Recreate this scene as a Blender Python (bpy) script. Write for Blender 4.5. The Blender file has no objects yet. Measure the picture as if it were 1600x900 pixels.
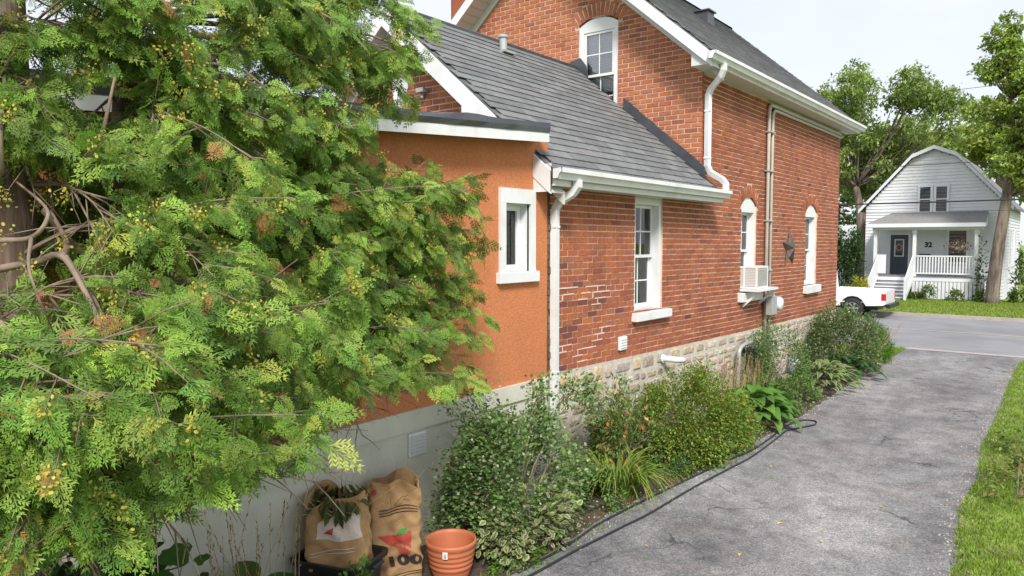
import bpy, bmesh, math, random
import numpy as np
from mathutils import Vector, Matrix
random.seed(7); rng = np.random.default_rng(7)
sc = bpy.context.scene; col = sc.collection
R_ = math.radians

# ------------------------------------------------------------------ camera
cd = bpy.data.cameras.new('camera'); cam = bpy.data.objects.new('camera', cd); col.objects.link(cam)
cd.sensor_width = 36; cd.lens = 1170/1600*36; cd.clip_end = 800; cd.clip_start = .05
cam.location = (0, 0, 2.75); cam.rotation_euler = (R_(90-3.62), 0, R_(37.51)); sc.camera = cam

# ------------------------------------------------------------------ sky, sun, exposure
SUN_EL, SUN_AZ = 42, 140            # azimuth clockwise from +Y: behind the camera, over the drive
wd = bpy.data.worlds.new('World'); sc.world = wd; wd.use_nodes = True
nt = wd.node_tree; nt.nodes.clear()
wo = nt.nodes.new('ShaderNodeOutputWorld'); bg = nt.nodes.new('ShaderNodeBackground')
sky = nt.nodes.new('ShaderNodeTexSky'); sky.sky_type = 'NISHITA'; sky.sun_disc = False
sky.sun_elevation = R_(SUN_EL); sky.sun_rotation = R_(SUN_AZ)
tcw = nt.nodes.new('ShaderNodeTexCoord'); mp = nt.nodes.new('ShaderNodeMapping'); mp.inputs['Scale'].default_value = (1, 1, 2.2)
nz = nt.nodes.new('ShaderNodeTexNoise'); nz.inputs['Scale'].default_value = 2.6; nz.inputs['Detail'].default_value = 6
rp = nt.nodes.new('ShaderNodeValToRGB')
rp.color_ramp.elements[0].position = .28; rp.color_ramp.elements[0].color = (.70,)*3+(1,)
rp.color_ramp.elements[1].position = .62; rp.color_ramp.elements[1].color = (.97,)*3+(1,)
mxs = nt.nodes.new('ShaderNodeMixRGB'); mxs.inputs[2].default_value = (5.35, 5.55, 6.1, 1)
nt.links.new(tcw.outputs['Generated'], mp.inputs[0]); nt.links.new(mp.outputs[0], nz.inputs['Vector'])
nt.links.new(nz.outputs['Fac'], rp.inputs[0]); nt.links.new(rp.outputs[0], mxs.inputs[0])
nt.links.new(sky.outputs[0], mxs.inputs[1]); nt.links.new(mxs.outputs[0], bg.inputs[0])
bg.inputs[1].default_value = .115; nt.links.new(bg.outputs[0], wo.inputs[0])
sd = bpy.data.lights.new('sun', 'SUN'); sd.energy = 3.1; sd.angle = R_(14); sd.color = (1, .95, .88)
so = bpy.data.objects.new('sun', sd); col.objects.link(so)
el, az = R_(SUN_EL), R_(SUN_AZ)
sdir = Vector((math.sin(az)*math.cos(el), math.cos(az)*math.cos(el), math.sin(el)))
so.rotation_euler = sdir.to_track_quat('Z', 'Y').to_euler(); so.location = (6, -6, 12)
sc.view_settings.view_transform = 'Standard'; sc.view_settings.look = 'None'
sc.view_settings.exposure = .66; sc.view_settings.gamma = 1; sc.view_settings.use_curve_mapping = False
sc.render.engine = 'CYCLES'

# ------------------------------------------------------------------ materials
def mat(name, color=(.5, .5, .5), rough=.6, var=.0, scale=6., bump=0., bscale=60., attr=False, metal=0., spec=.5,
        c2=None, c2scale=1.5, c2lo=.45, c2hi=.62, translucent=0., detail=5, objrand=0., stretch=None, c2stretch=None):
    m = bpy.data.materials.new(name); m.use_nodes = True; n = m.node_tree; b = n.nodes['Principled BSDF']
    L = n.links.new
    b.inputs['Roughness'].default_value = rough; b.inputs['Metallic'].default_value = metal
    b.inputs['Specular IOR Level'].default_value = spec
    geo = n.nodes.new('ShaderNodeNewGeometry'); pos = geo.outputs['Position']
    if stretch:
        mpn = n.nodes.new('ShaderNodeMapping'); mpn.inputs['Scale'].default_value = stretch; L(pos, mpn.inputs[0]); pos = mpn.outputs[0]
    if attr:
        a = n.nodes.new('ShaderNodeAttribute'); a.attribute_name = 'Col'; cur = a.outputs['Color']
    else:
        rgb = n.nodes.new('ShaderNodeRGB'); rgb.outputs[0].default_value = (*color, 1); cur = rgb.outputs[0]
    if c2:
        nz = n.nodes.new('ShaderNodeTexNoise'); nz.inputs['Scale'].default_value = c2scale; nz.inputs['Detail'].default_value = 7; nz.inputs['Roughness'].default_value = .62
        if c2stretch:
            mq = n.nodes.new('ShaderNodeMapping'); mq.inputs['Scale'].default_value = c2stretch; L(pos, mq.inputs[0]); L(mq.outputs[0], nz.inputs['Vector'])
        else: L(pos, nz.inputs['Vector'])
        mr = n.nodes.new('ShaderNodeMapRange'); mr.inputs[1].default_value = c2lo; mr.inputs[2].default_value = c2hi; L(nz.outputs['Fac'], mr.inputs[0])
        mx = n.nodes.new('ShaderNodeMixRGB'); mx.inputs[2].default_value = (*c2, 1); L(mr.outputs[0], mx.inputs[0]); L(cur, mx.inputs[1]); cur = mx.outputs[0]
    if var or objrand:
        hs = n.nodes.new('ShaderNodeHueSaturation')
        if var:
            nz = n.nodes.new('ShaderNodeTexNoise'); nz.inputs['Scale'].default_value = scale; nz.inputs['Detail'].default_value = detail; L(pos, nz.inputs['Vector'])
            mr = n.nodes.new('ShaderNodeMapRange'); mr.inputs[1].default_value = .25; mr.inputs[2].default_value = .75
            mr.inputs[3].default_value = 1-var; mr.inputs[4].default_value = 1+var; L(nz.outputs['Fac'], mr.inputs[0]); val = mr.outputs[0]
        if objrand:
            oi = n.nodes.new('ShaderNodeObjectInfo'); m2 = n.nodes.new('ShaderNodeMapRange'); m2.inputs[3].default_value = 1-objrand; m2.inputs[4].default_value = 1+objrand
            L(oi.outputs['Random'], m2.inputs[0])
            if var:
                mm = n.nodes.new('ShaderNodeMath'); mm.operation = 'MULTIPLY'; L(val, mm.inputs[0]); L(m2.outputs[0], mm.inputs[1]); val = mm.outputs[0]
            else: val = m2.outputs[0]
        L(val, hs.inputs['Value']); L(cur, hs.inputs['Color']); cur = hs.outputs[0]
    L(cur, b.inputs['Base Color'])
    if bump:
        nz = n.nodes.new('ShaderNodeTexNoise'); nz.inputs['Scale'].default_value = bscale; nz.inputs['Detail'].default_value = 4; L(pos, nz.inputs['Vector'])
        bp = n.nodes.new('ShaderNodeBump'); bp.inputs['Strength'].default_value = bump; bp.inputs['Distance'].default_value = .01
        L(nz.outputs['Fac'], bp.inputs['Height']); L(bp.outputs[0], b.inputs['Normal'])
    if translucent:
        tr = n.nodes.new('ShaderNodeBsdfTranslucent'); L(cur, tr.inputs[0]); ms = n.nodes.new('ShaderNodeMixShader'); ms.inputs[0].default_value = translucent
        L(b.outputs[0], ms.inputs[1]); L(tr.outputs[0], ms.inputs[2]); L(ms.outputs[0], n.nodes['Material Output'].inputs[0])
    return m
def glass_mat(name, tint=(.97, .985, .985)):
    m = bpy.data.materials.new(name); m.use_nodes = True; n = m.node_tree; n.nodes.clear(); L = n.links.new
    o = n.nodes.new('ShaderNodeOutputMaterial'); t = n.nodes.new('ShaderNodeBsdfTransparent'); t.inputs[0].default_value = (*tint, 1)
    g = n.nodes.new('ShaderNodeBsdfGlossy'); g.inputs['Roughness'].default_value = .02; f = n.nodes.new('ShaderNodeFresnel'); f.inputs[0].default_value = 1.75
    ms = n.nodes.new('ShaderNodeMixShader'); L(f.outputs[0], ms.inputs[0]); L(t.outputs[0], ms.inputs[1]); L(g.outputs[0], ms.inputs[2]); L(ms.outputs[0], o.inputs[0])
    return m
M = dict(
 brick=mat('brick', attr=True, rough=.85, var=.22, scale=30, bump=.5, bscale=120, c2=(.17, .06, .042), c2scale=1.5, c2lo=.50, c2hi=.86, spec=.2, c2stretch=(1, 1, .4)),
 mortar=mat('mortar', (.60, .44, .35), .95, .22, 6, .5, 90, c2=(.46, .31, .24), c2scale=.9, c2lo=.5, c2hi=.75, spec=.1),
 upper_room=mat('upper_room', (.17, .20, .25), .9, .15, 3),
 lime_white=mat('lime_repointing', (.60, .52, .46), .95, .2, 20, .5, 80, spec=.1),
 lime=mat('lime_mortar', (.52, .48, .42), .95, .18, 9, .8, 50, spec=.1),
 stone=mat('stone', attr=True, rough=.9, var=.3, scale=16, bump=.9, bscale=38, spec=.2, c2=(.46, .43, .38), c2scale=5, c2lo=.52, c2hi=.72),
 stucco=mat('stucco', (.56, .21, .092), .9, .16, 45, 1., 90, spec=.2, c2=(.48, .165, .068), c2scale=1.4, c2lo=.42, c2hi=.82, c2stretch=(1, 1, .45)),
 concrete=mat('painted_concrete', (.58, .575, .49), .8, .08, 4, .35, 40, spec=.25, c2=(.46, .45, .385), c2scale=1.1, c2lo=.5, c2hi=.8),
 white=mat('white_paint', (.70, .71, .72), .45, .06, 5, .05, 20, c2=(.50, .49, .45), c2scale=3., c2lo=.5, c2hi=.9, c2stretch=(1, 1, .35)),
 soffit=mat('soffit_white', (.60, .60, .58), .55, .06, 4),
 vinyl=mat('white_vinyl', (.70, .71, .72), .4, .05, 3, c2=(.56, .55, .52), c2scale=4., c2lo=.52, c2hi=.9),
 shingle=mat('asphalt_shingle', attr=True, rough=.95, var=.18, scale=9, bump=.8, bscale=220, spec=.15, detail=8),
 dark_metal=mat('dark_metal', (.055, .06, .068), .38, .25, 6, .25, 14, spec=.6),
 glass=glass_mat('window_glass'),
 curtain=mat('curtain', (.74, .75, .76), .9, .22, 14, .3, 30, stretch=(1, 1, .12)),
 blind=mat('blind', (.80, .81, .84), .8, .05, 10),
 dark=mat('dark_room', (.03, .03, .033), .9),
 pipe=mat('conduit_grey', (.50, .46, .40), .5, .1, 10),
 pipe_dark=mat('cable_dark', (.04, .035, .03), .6),
 grey_metal=mat('grey_metal', (.42, .43, .43), .45, .1, 10, metal=.3),
 star=mat('weathered_tin', (.13, .105, .09), .55, .35, 14, .3, 40, metal=.55),
 terracotta=mat('terracotta_plastic', (.44, .135, .06), .5, .1, 7),
 tub=mat('black_plastic', (.018, .02, .021), .4, .2, 8),
 paper=mat('kraft_paper', (.43, .27, .13), .85, .12, 9, .3, 30, spec=.15, c2=(.34, .205, .10), c2scale=6, c2lo=.5, c2hi=.7),
 paper_white=mat('printed_pale', (.62, .52, .45), .85, .08, 20),
 ink=mat('black_ink', (.035, .02, .018), .8), red=mat('red_ink', (.44, .06, .04), .8, .15, 20), greenink=mat('green_ink', (.05, .28, .06), .8),
 hose=mat('black_rubber', (.016, .016, .018), .45),
 asphalt=None, straw=mat('straw', (.46, .33, .14), .8, .25, 20),
 foliage=mat('foliage', attr=True, rough=.55, var=.2, scale=9, translucent=.4, spec=.3),
 cedar=mat('cedar_foliage', attr=True, rough=.6, var=.18, scale=6, translucent=.25, spec=.25),
 bark=mat('bark', (.10, .065, .042), .95, .5, 16, 1., 45, stretch=(1, 1, .12), c2=(.17, .125, .095), c2scale=14),
 twig=mat('twig_bark', (.22, .165, .12), .9, .3, 12, .6, 40),
 bark_far=mat('grey_bark', (.19, .15, .12), .95, .45, 9, 1., 22, stretch=(1, 1, .18), c2=(.09, .07, .055), c2scale=7, c2lo=.45, c2hi=.6),
 siding=mat('white_siding', (.66, .67, .70), .5, .06, 1.5, c2=(.55, .56, .57), c2scale=1., c2lo=.5, c2hi=.8), trim=mat('pale_trim', (.66, .68, .72), .5),
 porch_grey=mat('grey_deck', (.20, .20, .22), .6, .1, 5), door=mat('slate_door', (.045, .055, .075), .4),
 metalroof=mat('ribbed_roof', (.52, .53, .55), .5, .1, 2),
 carwhite=mat('car_white', (.76, .77, .78), .22, 0, spec=.6), tyre=mat('tyre', (.018, .018, .019), .8, .2, 20), rim=mat('alloy', (.55, .56, .57), .3, metal=.8),
 lamp=mat('red_lens', (.5, .02, .025), .2), chrome=mat('chrome', (.6, .6, .6), .2, metal=1), carglass=mat('car_glass', (.02, .025, .03), .08),
 soil=mat('soil', (.055, .04, .03), .95, .4, 12, 1., 50, c2=(.11, .075, .05), c2scale=7),
 grass_ground=mat('grass_ground', (.20, .28, .045), .95, .35, 5, 1., 60, c2=(.17, .19, .05), c2scale=1.2),
 road=mat('road_asphalt', (.235, .235, .245), .9, .08, 1.2, .4, 90, c2=(.19, .19, .2), c2scale=.5),
 kerb=mat('kerb_concrete', (.36, .33, .30), .9, .15, 4, .5, 40), line=mat('line_paint', (.31, .29, .25), .9, .2, 2),
 wire=mat('wire', (.02, .02, .022), .6), pole=mat('pole_wood', (.16, .11, .08), .9, .3, 5),
 basket=mat('dry_flower', (.33, .24, .17), .9, .3, 20), leaf_yellow=mat('yellow_leaf', (.55, .42, .08), .6, .2, 30),
)
def drive_mat():
    m = mat('drive_asphalt', (.155, .155, .16), .95, 0, spec=.2); n = m.node_tree; L = n.links.new; b = n.nodes['Principled BSDF']
    geo = n.nodes.new('ShaderNodeNewGeometry')
    def noise(s, d, r=.6, w=None):
        x = n.nodes.new('ShaderNodeTexNoise'); x.inputs['Scale'].default_value = s; x.inputs['Detail'].default_value = d; x.inputs['Roughness'].default_value = r
        if w:
            q = n.nodes.new('ShaderNodeMapping'); q.inputs['Scale'].default_value = w; q.inputs['Rotation'].default_value = (0, 0, .5); L(geo.outputs['Position'], q.inputs[0]); L(q.outputs[0], x.inputs['Vector'])
        else: L(geo.outputs['Position'], x.inputs['Vector'])
        return x.outputs['Fac']
    def ramp(v, stops):
        r = n.nodes.new('ShaderNodeValToRGB'); e = r.color_ramp.elements
        while len(e) < len(stops): e.new(.5)
        for k, (p, c) in enumerate(stops): e[k].position = p; e[k].color = (*c, 1)
        L(v, r.inputs[0]); return r.outputs[0]
    def mix(f, a, c, t='MIX'):
        x = n.nodes.new('ShaderNodeMixRGB'); x.blend_type = t
        if isinstance(f, float): x.inputs[0].default_value = f
        else: L(f, x.inputs[0])
        L(a, x.inputs[1]); L(c, x.inputs[2]); return x.outputs[0]
    big = ramp(noise(.62, 8, .66, (1, .55, 1)), [(.34, (.13, .128, .133)), (.45, (.185, .183, .187)), (.55, (.245, .242, .243)), (.68, (.34, .335, .33))])
    mid = ramp(noise(3.2, 6, .7), [(.34, (.72,)*3), (.5, (1,)*3), (.66, (1.22,)*3)])
    fine = ramp(noise(75, 4, .8), [(.33, (.42,)*3), (.5, (1,)*3), (.67, (1.75,)*3)])
    brown = ramp(noise(1.1, 5), [(.55, (0, 0, 0)), (.72, (.45,)*3)])
    tone = n.nodes.new('ShaderNodeRGB'); tone.outputs[0].default_value = (.235, .20, .175, 1)
    grain = ramp(noise(30, 3, .75), [(.34, (.82,)*3), (.5, (1,)*3), (.66, (1.2,)*3)])
    c = mix(1., grain, mix(1., mix(1., mix(brown, big, tone.outputs[0]), mid, 'MULTIPLY'), fine, 'MULTIPLY'), 'MULTIPLY')
    vo = n.nodes.new('ShaderNodeTexVoronoi'); vo.feature = 'DISTANCE_TO_EDGE'; vo.inputs['Scale'].default_value = .55
    wv = n.nodes.new('ShaderNodeVectorMath'); wn = n.nodes.new('ShaderNodeTexNoise'); wn.inputs['Scale'].default_value = 2.2; wn.inputs['Detail'].default_value = 6; L(geo.outputs['Position'], wn.inputs['Vector']); L(geo.outputs['Position'], wv.inputs[0]); L(wn.outputs['Color'], wv.inputs[1]); L(wv.outputs[0], vo.inputs['Vector'])
    cr = ramp(vo.outputs['Distance'], [(.0, (.35,)*3), (.006, (.55,)*3), (.014, (1,)*3)]); pt = ramp(noise(.5, 3), [(.52, (0, 0, 0)), (.60, (1, 1, 1))])
    c = mix(pt, c, mix(1., c, cr, 'MULTIPLY'))
    L(c, b.inputs['Base Color'])
    bp = n.nodes.new('ShaderNodeBump'); bp.inputs['Strength'].default_value = .8; bp.inputs['Distance'].default_value = .012
    L(noise(85, 3, .7), bp.inputs['Height']); L(bp.outputs[0], b.inputs['Normal'])
    return m
M['asphalt'] = drive_mat()

# ------------------------------------------------------------------ mesh helpers
ORG = {}
def set_props(o, label=None, cat=None, group=None, kind=None):
    if label: o['label'] = label
    if cat: o['category'] = cat
    if group: o['group'] = group
    if kind: o['kind'] = kind
    return o
def thing(name, label, cat, loc, group=None, rz=0.):
    o = bpy.data.objects.new(name, None); col.objects.link(o); o.location = loc; o.rotation_euler[2] = rz
    o.empty_display_size = .2; ORG[o.name] = Vector(loc); return set_props(o, label, cat, group)
def link(name, me, parent=None, local=False):
    o = bpy.data.objects.new(name, me); col.objects.link(o)
    if parent is not None:
        o.parent = parent; ORG[o.name] = ORG[parent.name]
    else: ORG[o.name] = Vector((0, 0, 0))
    return o
class G:
    def __init__(s): s.v = []; s.f = []; s.c = []; s.cc = None
    def add(s, vs, fs):
        b = len(s.v); s.v += [tuple(p) for p in vs]; s.f += [tuple(i+b for i in f) for f in fs]
        if s.cc is not None: s.c += [s.cc]*len(vs)
        return s
    def box(s, x0, x1, y0, y1, z0, z1):
        x0, x1 = sorted((x0, x1)); y0, y1 = sorted((y0, y1)); z0, z1 = sorted((z0, z1))
        return s.add([(x0, y0, z0), (x1, y0, z0), (x1, y1, z0), (x0, y1, z0), (x0, y0, z1), (x1, y0, z1), (x1, y1, z1), (x0, y1, z1)],
              [(0, 3, 2, 1), (4, 5, 6, 7), (0, 1, 5, 4), (1, 2, 6, 5), (2, 3, 7, 6), (3, 0, 4, 7)])
    def prism(s, poly, vec):
        n = len(poly); v = Vector(vec); p2 = [tuple(Vector(p)+v) for p in poly]
        return s.add(list(poly)+p2, [tuple(range(n)), tuple(range(2*n-1, n-1, -1))]+[(i, (i+1) % n, n+(i+1) % n, n+i) for i in range(n)])
    def tube(s, pts, rad, n=8, cap=True, square=False):
        pts = [Vector(p) for p in pts]; N = len(pts); rad = rad if isinstance(rad, (list, tuple)) else [rad]*N
        vs, fs = [], []; up = None
        for i, p in enumerate(pts):
            t = (pts[min(i+1, N-1)]-pts[max(i-1, 0)]).normalized()
            if up is None:
                a = Vector((0, 0, 1)) if abs(t.z) < .9 else Vector((0, 1, 0)); up = (a-t*a.dot(t)).normalized()
            else: up = (up-t*up.dot(t)).normalized()
            w = t.cross(up); k = 1.
            if 0 < i < N-1 and square:
                c = (pts[i]-pts[i-1]).normalized().dot((pts[i+1]-pts[i]).normalized()); k = 1/max(.5, math.sqrt((1+c)/2))
            for j in range(n):
                a = 2*math.pi*(j+(.5 if square else 0))/n; vs.append(p+(up*math.cos(a)*(k if square else 1)+w*math.sin(a))*rad[i])
        for i in range(N-1):
            for j in range(n): fs.append((i*n+j, i*n+(j+1) % n, (i+1)*n+(j+1) % n, (i+1)*n+j))
        if cap: fs += [tuple(range(n-1, -1, -1)), tuple((N-1)*n+j for j in range(n))]
        return s.add(vs, fs)
    def lathe(s, prof, c, n=24, close=False):
        vs = [(c[0]+r*math.cos(2*math.pi*j/n), c[1]+r*math.sin(2*math.pi*j/n), c[2]+z) for r, z in prof for j in range(n)]
        fs = [(i*n+j, i*n+(j+1) % n, (i+1)*n+(j+1) % n, (i+1)*n+j) for i in range(len(prof)-1) for j in range(n)]
        if close: fs += [tuple(range(n-1, -1, -1)), tuple((len(prof)-1)*n+j for j in range(n))]
        return s.add(vs, fs)
    def build(s, name, m, parent=None, smooth=False, bevel=0, normals=True):
        me = bpy.data.meshes.new(name)
        o_ = ORG[parent.name] if parent is not None else Vector((0, 0, 0))
        me.from_pydata([(a-o_.x, b-o_.y, c-o_.z) for a, b, c in s.v], [], s.f)
        if s.c:
            a = me.attributes.new('Col', 'FLOAT_COLOR', 'POINT'); a.data.foreach_set('color', np.array([(*c, 1.) for c in s.c], dtype=np.float32).ravel())
        if normals and len(s.f) < 6000:
            bm = bmesh.new(); bm.from_mesh(me); bmesh.ops.recalc_face_normals(bm, faces=bm.faces)
            if bevel: bmesh.ops.bevel(bm, geom=bm.edges[:], offset=bevel, segments=2, profile=.6, affect='EDGES', clamp_overlap=True)
            bm.to_mesh(me); bm.free()
        if smooth: me.polygons.foreach_set('use_smooth', [True]*len(me.polygons))
        me.materials.append(M[m]); return link(name, me, parent)
def np_mesh(name, V, F, m, parent=None, C=None):
    """V (n,3) world coords, F (k,q) faces of equal size"""
    o_ = np.array(ORG[parent.name]) if parent is not None else np.zeros(3)
    me = bpy.data.meshes.new(name); V = (np.asarray(V)-o_).astype(np.float32); F = np.asarray(F, dtype=np.int32); q = F.shape[1]
    me.vertices.add(len(V)); me.vertices.foreach_set('co', V.ravel())
    me.loops.add(F.size); me.loops.foreach_set('vertex_index', F.ravel())
    me.polygons.add(len(F)); me.polygons.foreach_set('loop_start', np.arange(0, F.size, q, dtype=np.int32))
    me.update(calc_edges=True)
    if C is not None:
        a = me.attributes.new('Col', 'FLOAT_COLOR', 'POINT'); a.data.foreach_set('color', np.c_[C, np.ones(len(C))].astype(np.float32).ravel())
    me.materials.append(M[m]); return link(name, me, parent)
def jit(c, s=.15):
    k = 1+random.uniform(-s, s); return tuple(max(.0, x*k*(1+random.uniform(-s*.3, s*.3))) for x in c)
def bez(p, n=10):
    """Catmull-Rom through points"""
    P = [Vector(q) for q in p]; P = [P[0]*2-P[1]]+P+[P[-1]*2-P[-2]]; out = []
    for i in range(1, len(P)-2):
        for k in range(n):
            t = k/n; a, b, c, d = P[i-1:i+3]
            out.append(.5*((2*b)+(c-a)*t+(2*a-5*b+4*c-d)*t*t+(3*b-a-3*c+d)*t**3))
    return out+[P[-2]]

# ------------------------------------------------------------------ ground
def sheet(name, poly, z, m, kind='structure'):
    g = G(); g.add([(x, y, z) for x, y in poly], [tuple(range(len(poly)))]); o = g.build(name, m, normals=False); return set_props(o, kind=kind)
sheet('ground', [(-300, -300), (300, -300), (300, 30.4), (-300, 30.4)], 0, 'grass_ground')
sheet('far_lawn', [(-300, 30.4), (300, 30.4), (300, 500), (-300, 500)], .10, 'grass_ground')
# driveway: ragged edges
redge = [(-.70, -6), (-.74, 3), (-.77, 6.96), (-.82, 7.57), (-.92, 8.68), (-.89, 9.99), (-1.01, 11.58), (-1.01, 13.87), (-1.09, 17.1), (-1.1, 19.9), (-.95, 21.2)]
ledge = [(-3.75, -6), (-3.7, 3), (-3.62, 5), (-3.72, 6.5), (-3.55, 8), (-3.5, 10), (-3.45, 12), (-3.5, 14), (-3.5, 17), (-3.45, 18.6), (-3.62, 19.6), (-3.75, 20.4), (-3.95, 21.2)]
def ragged(e, amp):
    out = []
    for (x0, y0), (x1, y1) in zip(e, e[1:]):
        n = max(2, int((y1-y0)/.12))
        for k in range(n): t = k/n; out.append((x0+(x1-x0)*t+random.uniform(-amp, amp)*(1+.8*math.sin(y0*3+k*.31)), y0+(y1-y0)*t))
    return out+[e[-1]]
re_, le_ = ragged(redge, .028), ragged(ledge, .022)
sheet('driveway', re_+le_[::-1], .008, 'asphalt')
sheet('garden_bed', [(-4.7, -2), (-3.4, -2), (-3.45, 3), (-3.45, 20.1), (-3.7, 20.4), (-4.7, 20.4)], .004, 'soil')
sheet('road', [(-200, 21.2), (200, 21.2), (200, 30.25), (-200, 30.25)], .012, 'road')
sheet('road_edge', [(-200, 21.02), (200, 21.02), (200, 21.34), (-200, 21.34)], .016, 'kerb')
sheet('road_line', [(-200, 25.6), (200, 25.6), (200, 25.78), (-200, 25.78)], .018, 'line')
set_props(G().box(-200, 200, 30.25, 30.42, -.05, .13).build('kerb', 'kerb'), kind='structure')
sheet('path', [(-1.5, 30.44), (-.3, 30.44), (-1.2, 46), (-2.2, 46)], .106, 'kerb')

# ================================================================== THE BRICK HOUSE
W = -4.69; YM = 10.825; Y0 = 6.72; YE = 18.75
AX, AZ, SL = -7.61, 8.25, .861          # main ridge
WX, WZ, WSL = -6.95, 5.63, .85          # wing ridge
LW = 2*AX-W                              # far side of the main block
house = thing('brick_house', 'old red brick house with stone foundation and orange stucco addition beside the driveway', 'house', (-7, 12, 0))
def zr(x): return AZ-SL*abs(x-AX)
def zw(x): return WZ-WSL*abs(x-WX)
def MS(u, d, z): return (W+d, u, z)      # drive-side wall: u = y, d = outwards
def MG(u, d, z): return (u, YM-d, z)     # gable facing the yard
def MW(u, d, z): return (u, Y0-d, z)
def MT(u, d, z): return (-4.66+d, u, z)  # stucco wall
def mb(g, Mp, u0, u1, d0, d1, z0, z1):
    a = Mp(u0, d0, z0); b = Mp(u1, d1, z1); return g.box(a[0], b[0], a[1], b[1], a[2], b[2])
def sag(y): # old foundations: brick courses dip towards the street
    return float(np.interp(y, [6.7, 7, 12.4, 18.5], [.075, .07, -.02, -.065]))
def warp(y, z, top): return z+sag(y)*max(0, min(1, (top-z)/(top-1.2)))

def wall_cells(g, Mp, ub, zfun, holes, z0, th=.3, d=-.008):
    """slab with rectangular holes; ub = breakpoints along u"""
    us = sorted(set(ub+[h[0] for h in holes]+[h[1] for h in holes]))
    for a, b in zip(us, us[1:]):
        m = (a+b)/2; hs = sorted([h for h in holes if h[0] < m < h[1]], key=lambda h: h[2]); lo = z0
        for h in hs+[None]:
            if h: t0 = t1 = h[2]
            else: t0, t1 = zfun(a+1e-4), zfun(b-1e-4)
            if max(t0, t1) > lo+.005:
                P = [Mp(a, d, lo), Mp(b, d, lo), Mp(b, d, t1), Mp(a, d, t0)]
                v = Vector(Mp(a, d-th, lo))-Vector(Mp(a, d, lo)); g.prism(P, v)
            if h: lo = h[3]
# windows (u0,u1,z0,z1 to crown)
WIN1 = (8.74, 9.56, 1.80, 3.36); WIN2 = (12.52, 13.26, 1.86, 3.50); WIN3 = (16.2, 17.02, 1.80, 3.52)
WING = (-6.90, -6.15, 4.72, 6.42)
def side_top(y): return 3.42 if y < YM+.012 else 5.30
def main_top(x): return zr(x)-.16
def wing_top(x): return zw(x)-.14
g = G(); wall_cells(g, MS, [Y0+.012, YM+.012, YE], side_top, [WIN1, WIN2, WIN3], .0); wall_side = g.build('wall', 'mortar', house)
g = G(); wall_cells(g, MG, [LW+.31, AX, W-.012], main_top, [WING], 3.2); wall_gable = g.build('wall', 'mortar', house)
g = G(); wall_cells(g, MW, [2*WX-W, WX, W-.012], wing_top, [], 3.0); wall_wing = g.build('wall', 'mortar', house)
g = G(); g.prism([(LW, YE, 0), (W-.012, YE, 0), (W-.012, YE, 5.3), (AX, YE, AZ-.16), (LW, YE, 5.3)], (0, -.3, 0)); g.box(LW, LW+.3, YM, YE-.301, 0, 5.29)
g.box(2*WX-W, 2*WX-W+.3, Y0+.31, YM-.01, 0, 3.4); g.build('wall', 'mortar', house)

BR = [(.36, .112, .056), (.385, .127, .060), (.335, .102, .054), (.365, .12, .064), (.31, .095, .054), (.385, .122, .054), (.26, .082, .052), (.345, .12, .07), (.42, .135, .052), (.18, .068, .058)]
BWt = [10, 9, 9, 9, 5, 6, 1.8, 6, 1.2, .4]
PU, PZ, JT = .218, .0752, .012
bricks = []   # (mapping, wallobj, u, z, w, h, angle, colour index)
def courses(Mp, wo, u0, u1, z0, z1, holes, lim=None, bright=0):
    row = 0; z = z0
    while z+PZ-JT < z1+.01:
        lo, hi = (u0, u1) if lim is None else lim(z+PZ/2)
        u = u0-(PU/2 if row % 2 else 0)
        while u < hi:
            segs = [(max(u, lo), min(u+PU-JT, hi))]
            for (a, b, c, d) in holes:
                if c < z+PZ/2 < d:
                    ns = []
                    for s, e in segs:
                        if e <= a or s >= b: ns.append((s, e))
                        else:
                            if s < a: ns.append((s, a))
                            if e > b: ns.append((b, e))
                    segs = ns
            for s, e in segs:
                if e-s > .03: bricks.append((Mp, wo, (s+e)/2, z+(PZ-JT)/2, e-s, PZ-JT, 0., random.choices(range(10), BWt)[0]))
            u += PU
        z += PZ; row += 1
def arch_hole(h, rise, ring):    # keeps the courses out of the voussoir ring
    u0, u1, z0, z1 = h; out = []; w = (u1-u0)/2; r = (w*w+rise*rise)/(2*rise); cz = z1-r; cu = (u0+u1)/2; out.append((u0, u1, z0, z1-rise))
    for k in range(40):
        z = z1-rise-.02+k*.01*((rise+ring+.03)/.4); s = (r+ring)**2-(z-cz)**2
        if s > 0: hw = min(math.sqrt(s), w+ring*.32); out.append((cu-hw, cu+hw, z, z+(rise+ring+.03)/40+.001))
    return out, (cu, cz, r, math.asin(w/r)), ring
def voussoirs(Mp, wo, ar):
    (cu, cz, r, a), ring = ar[1], ar[2]; a += .06; n = max(5, int(2*a*(r+ring/2)/.075))
    for k in range(n):
        t = -a+2*a*(k+.5)/n; rr = r+ring/2+.01
        bricks.append((Mp, wo, cu+math.sin(t)*rr, cz+math.cos(t)*rr, 2*a*(r)/n-.006, ring-.014, -t, random.choice([0, 1, 3, 7])))
h1 = [WIN1]; a2 = arch_hole(WIN2, .16, .22); a3 = arch_hole(WIN3, .17, .22); ag = arch_hole(WING, .12, .24)
courses(MS, wall_side, Y0+.008, YM-.004, 1.20, 3.42, h1)
courses(MS, wall_side, YM+.008, YE, 1.20, 5.29, a2[0]+a3[0])
courses(MG, wall_gable, LW, W, 3.42, 7.95, ag[0], lambda z: (max(LW, AX-(AZ-.15-z)/SL), min(W, AX+(AZ-.15-z)/SL)))
courses(MW, wall_wing, -9.1, W, 3.72, 5.45, [], lambda z: (max(-9.1, WX-(WZ-.15-z)/WSL), min(W-.02, WX+(WZ-.15-z)/WSL)))
for Mp, wo, ar in ((MS, wall_side, a2), (MS, wall_side, a3), (MG, wall_gable, ag)): voussoirs(Mp, wo, ar)
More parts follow.
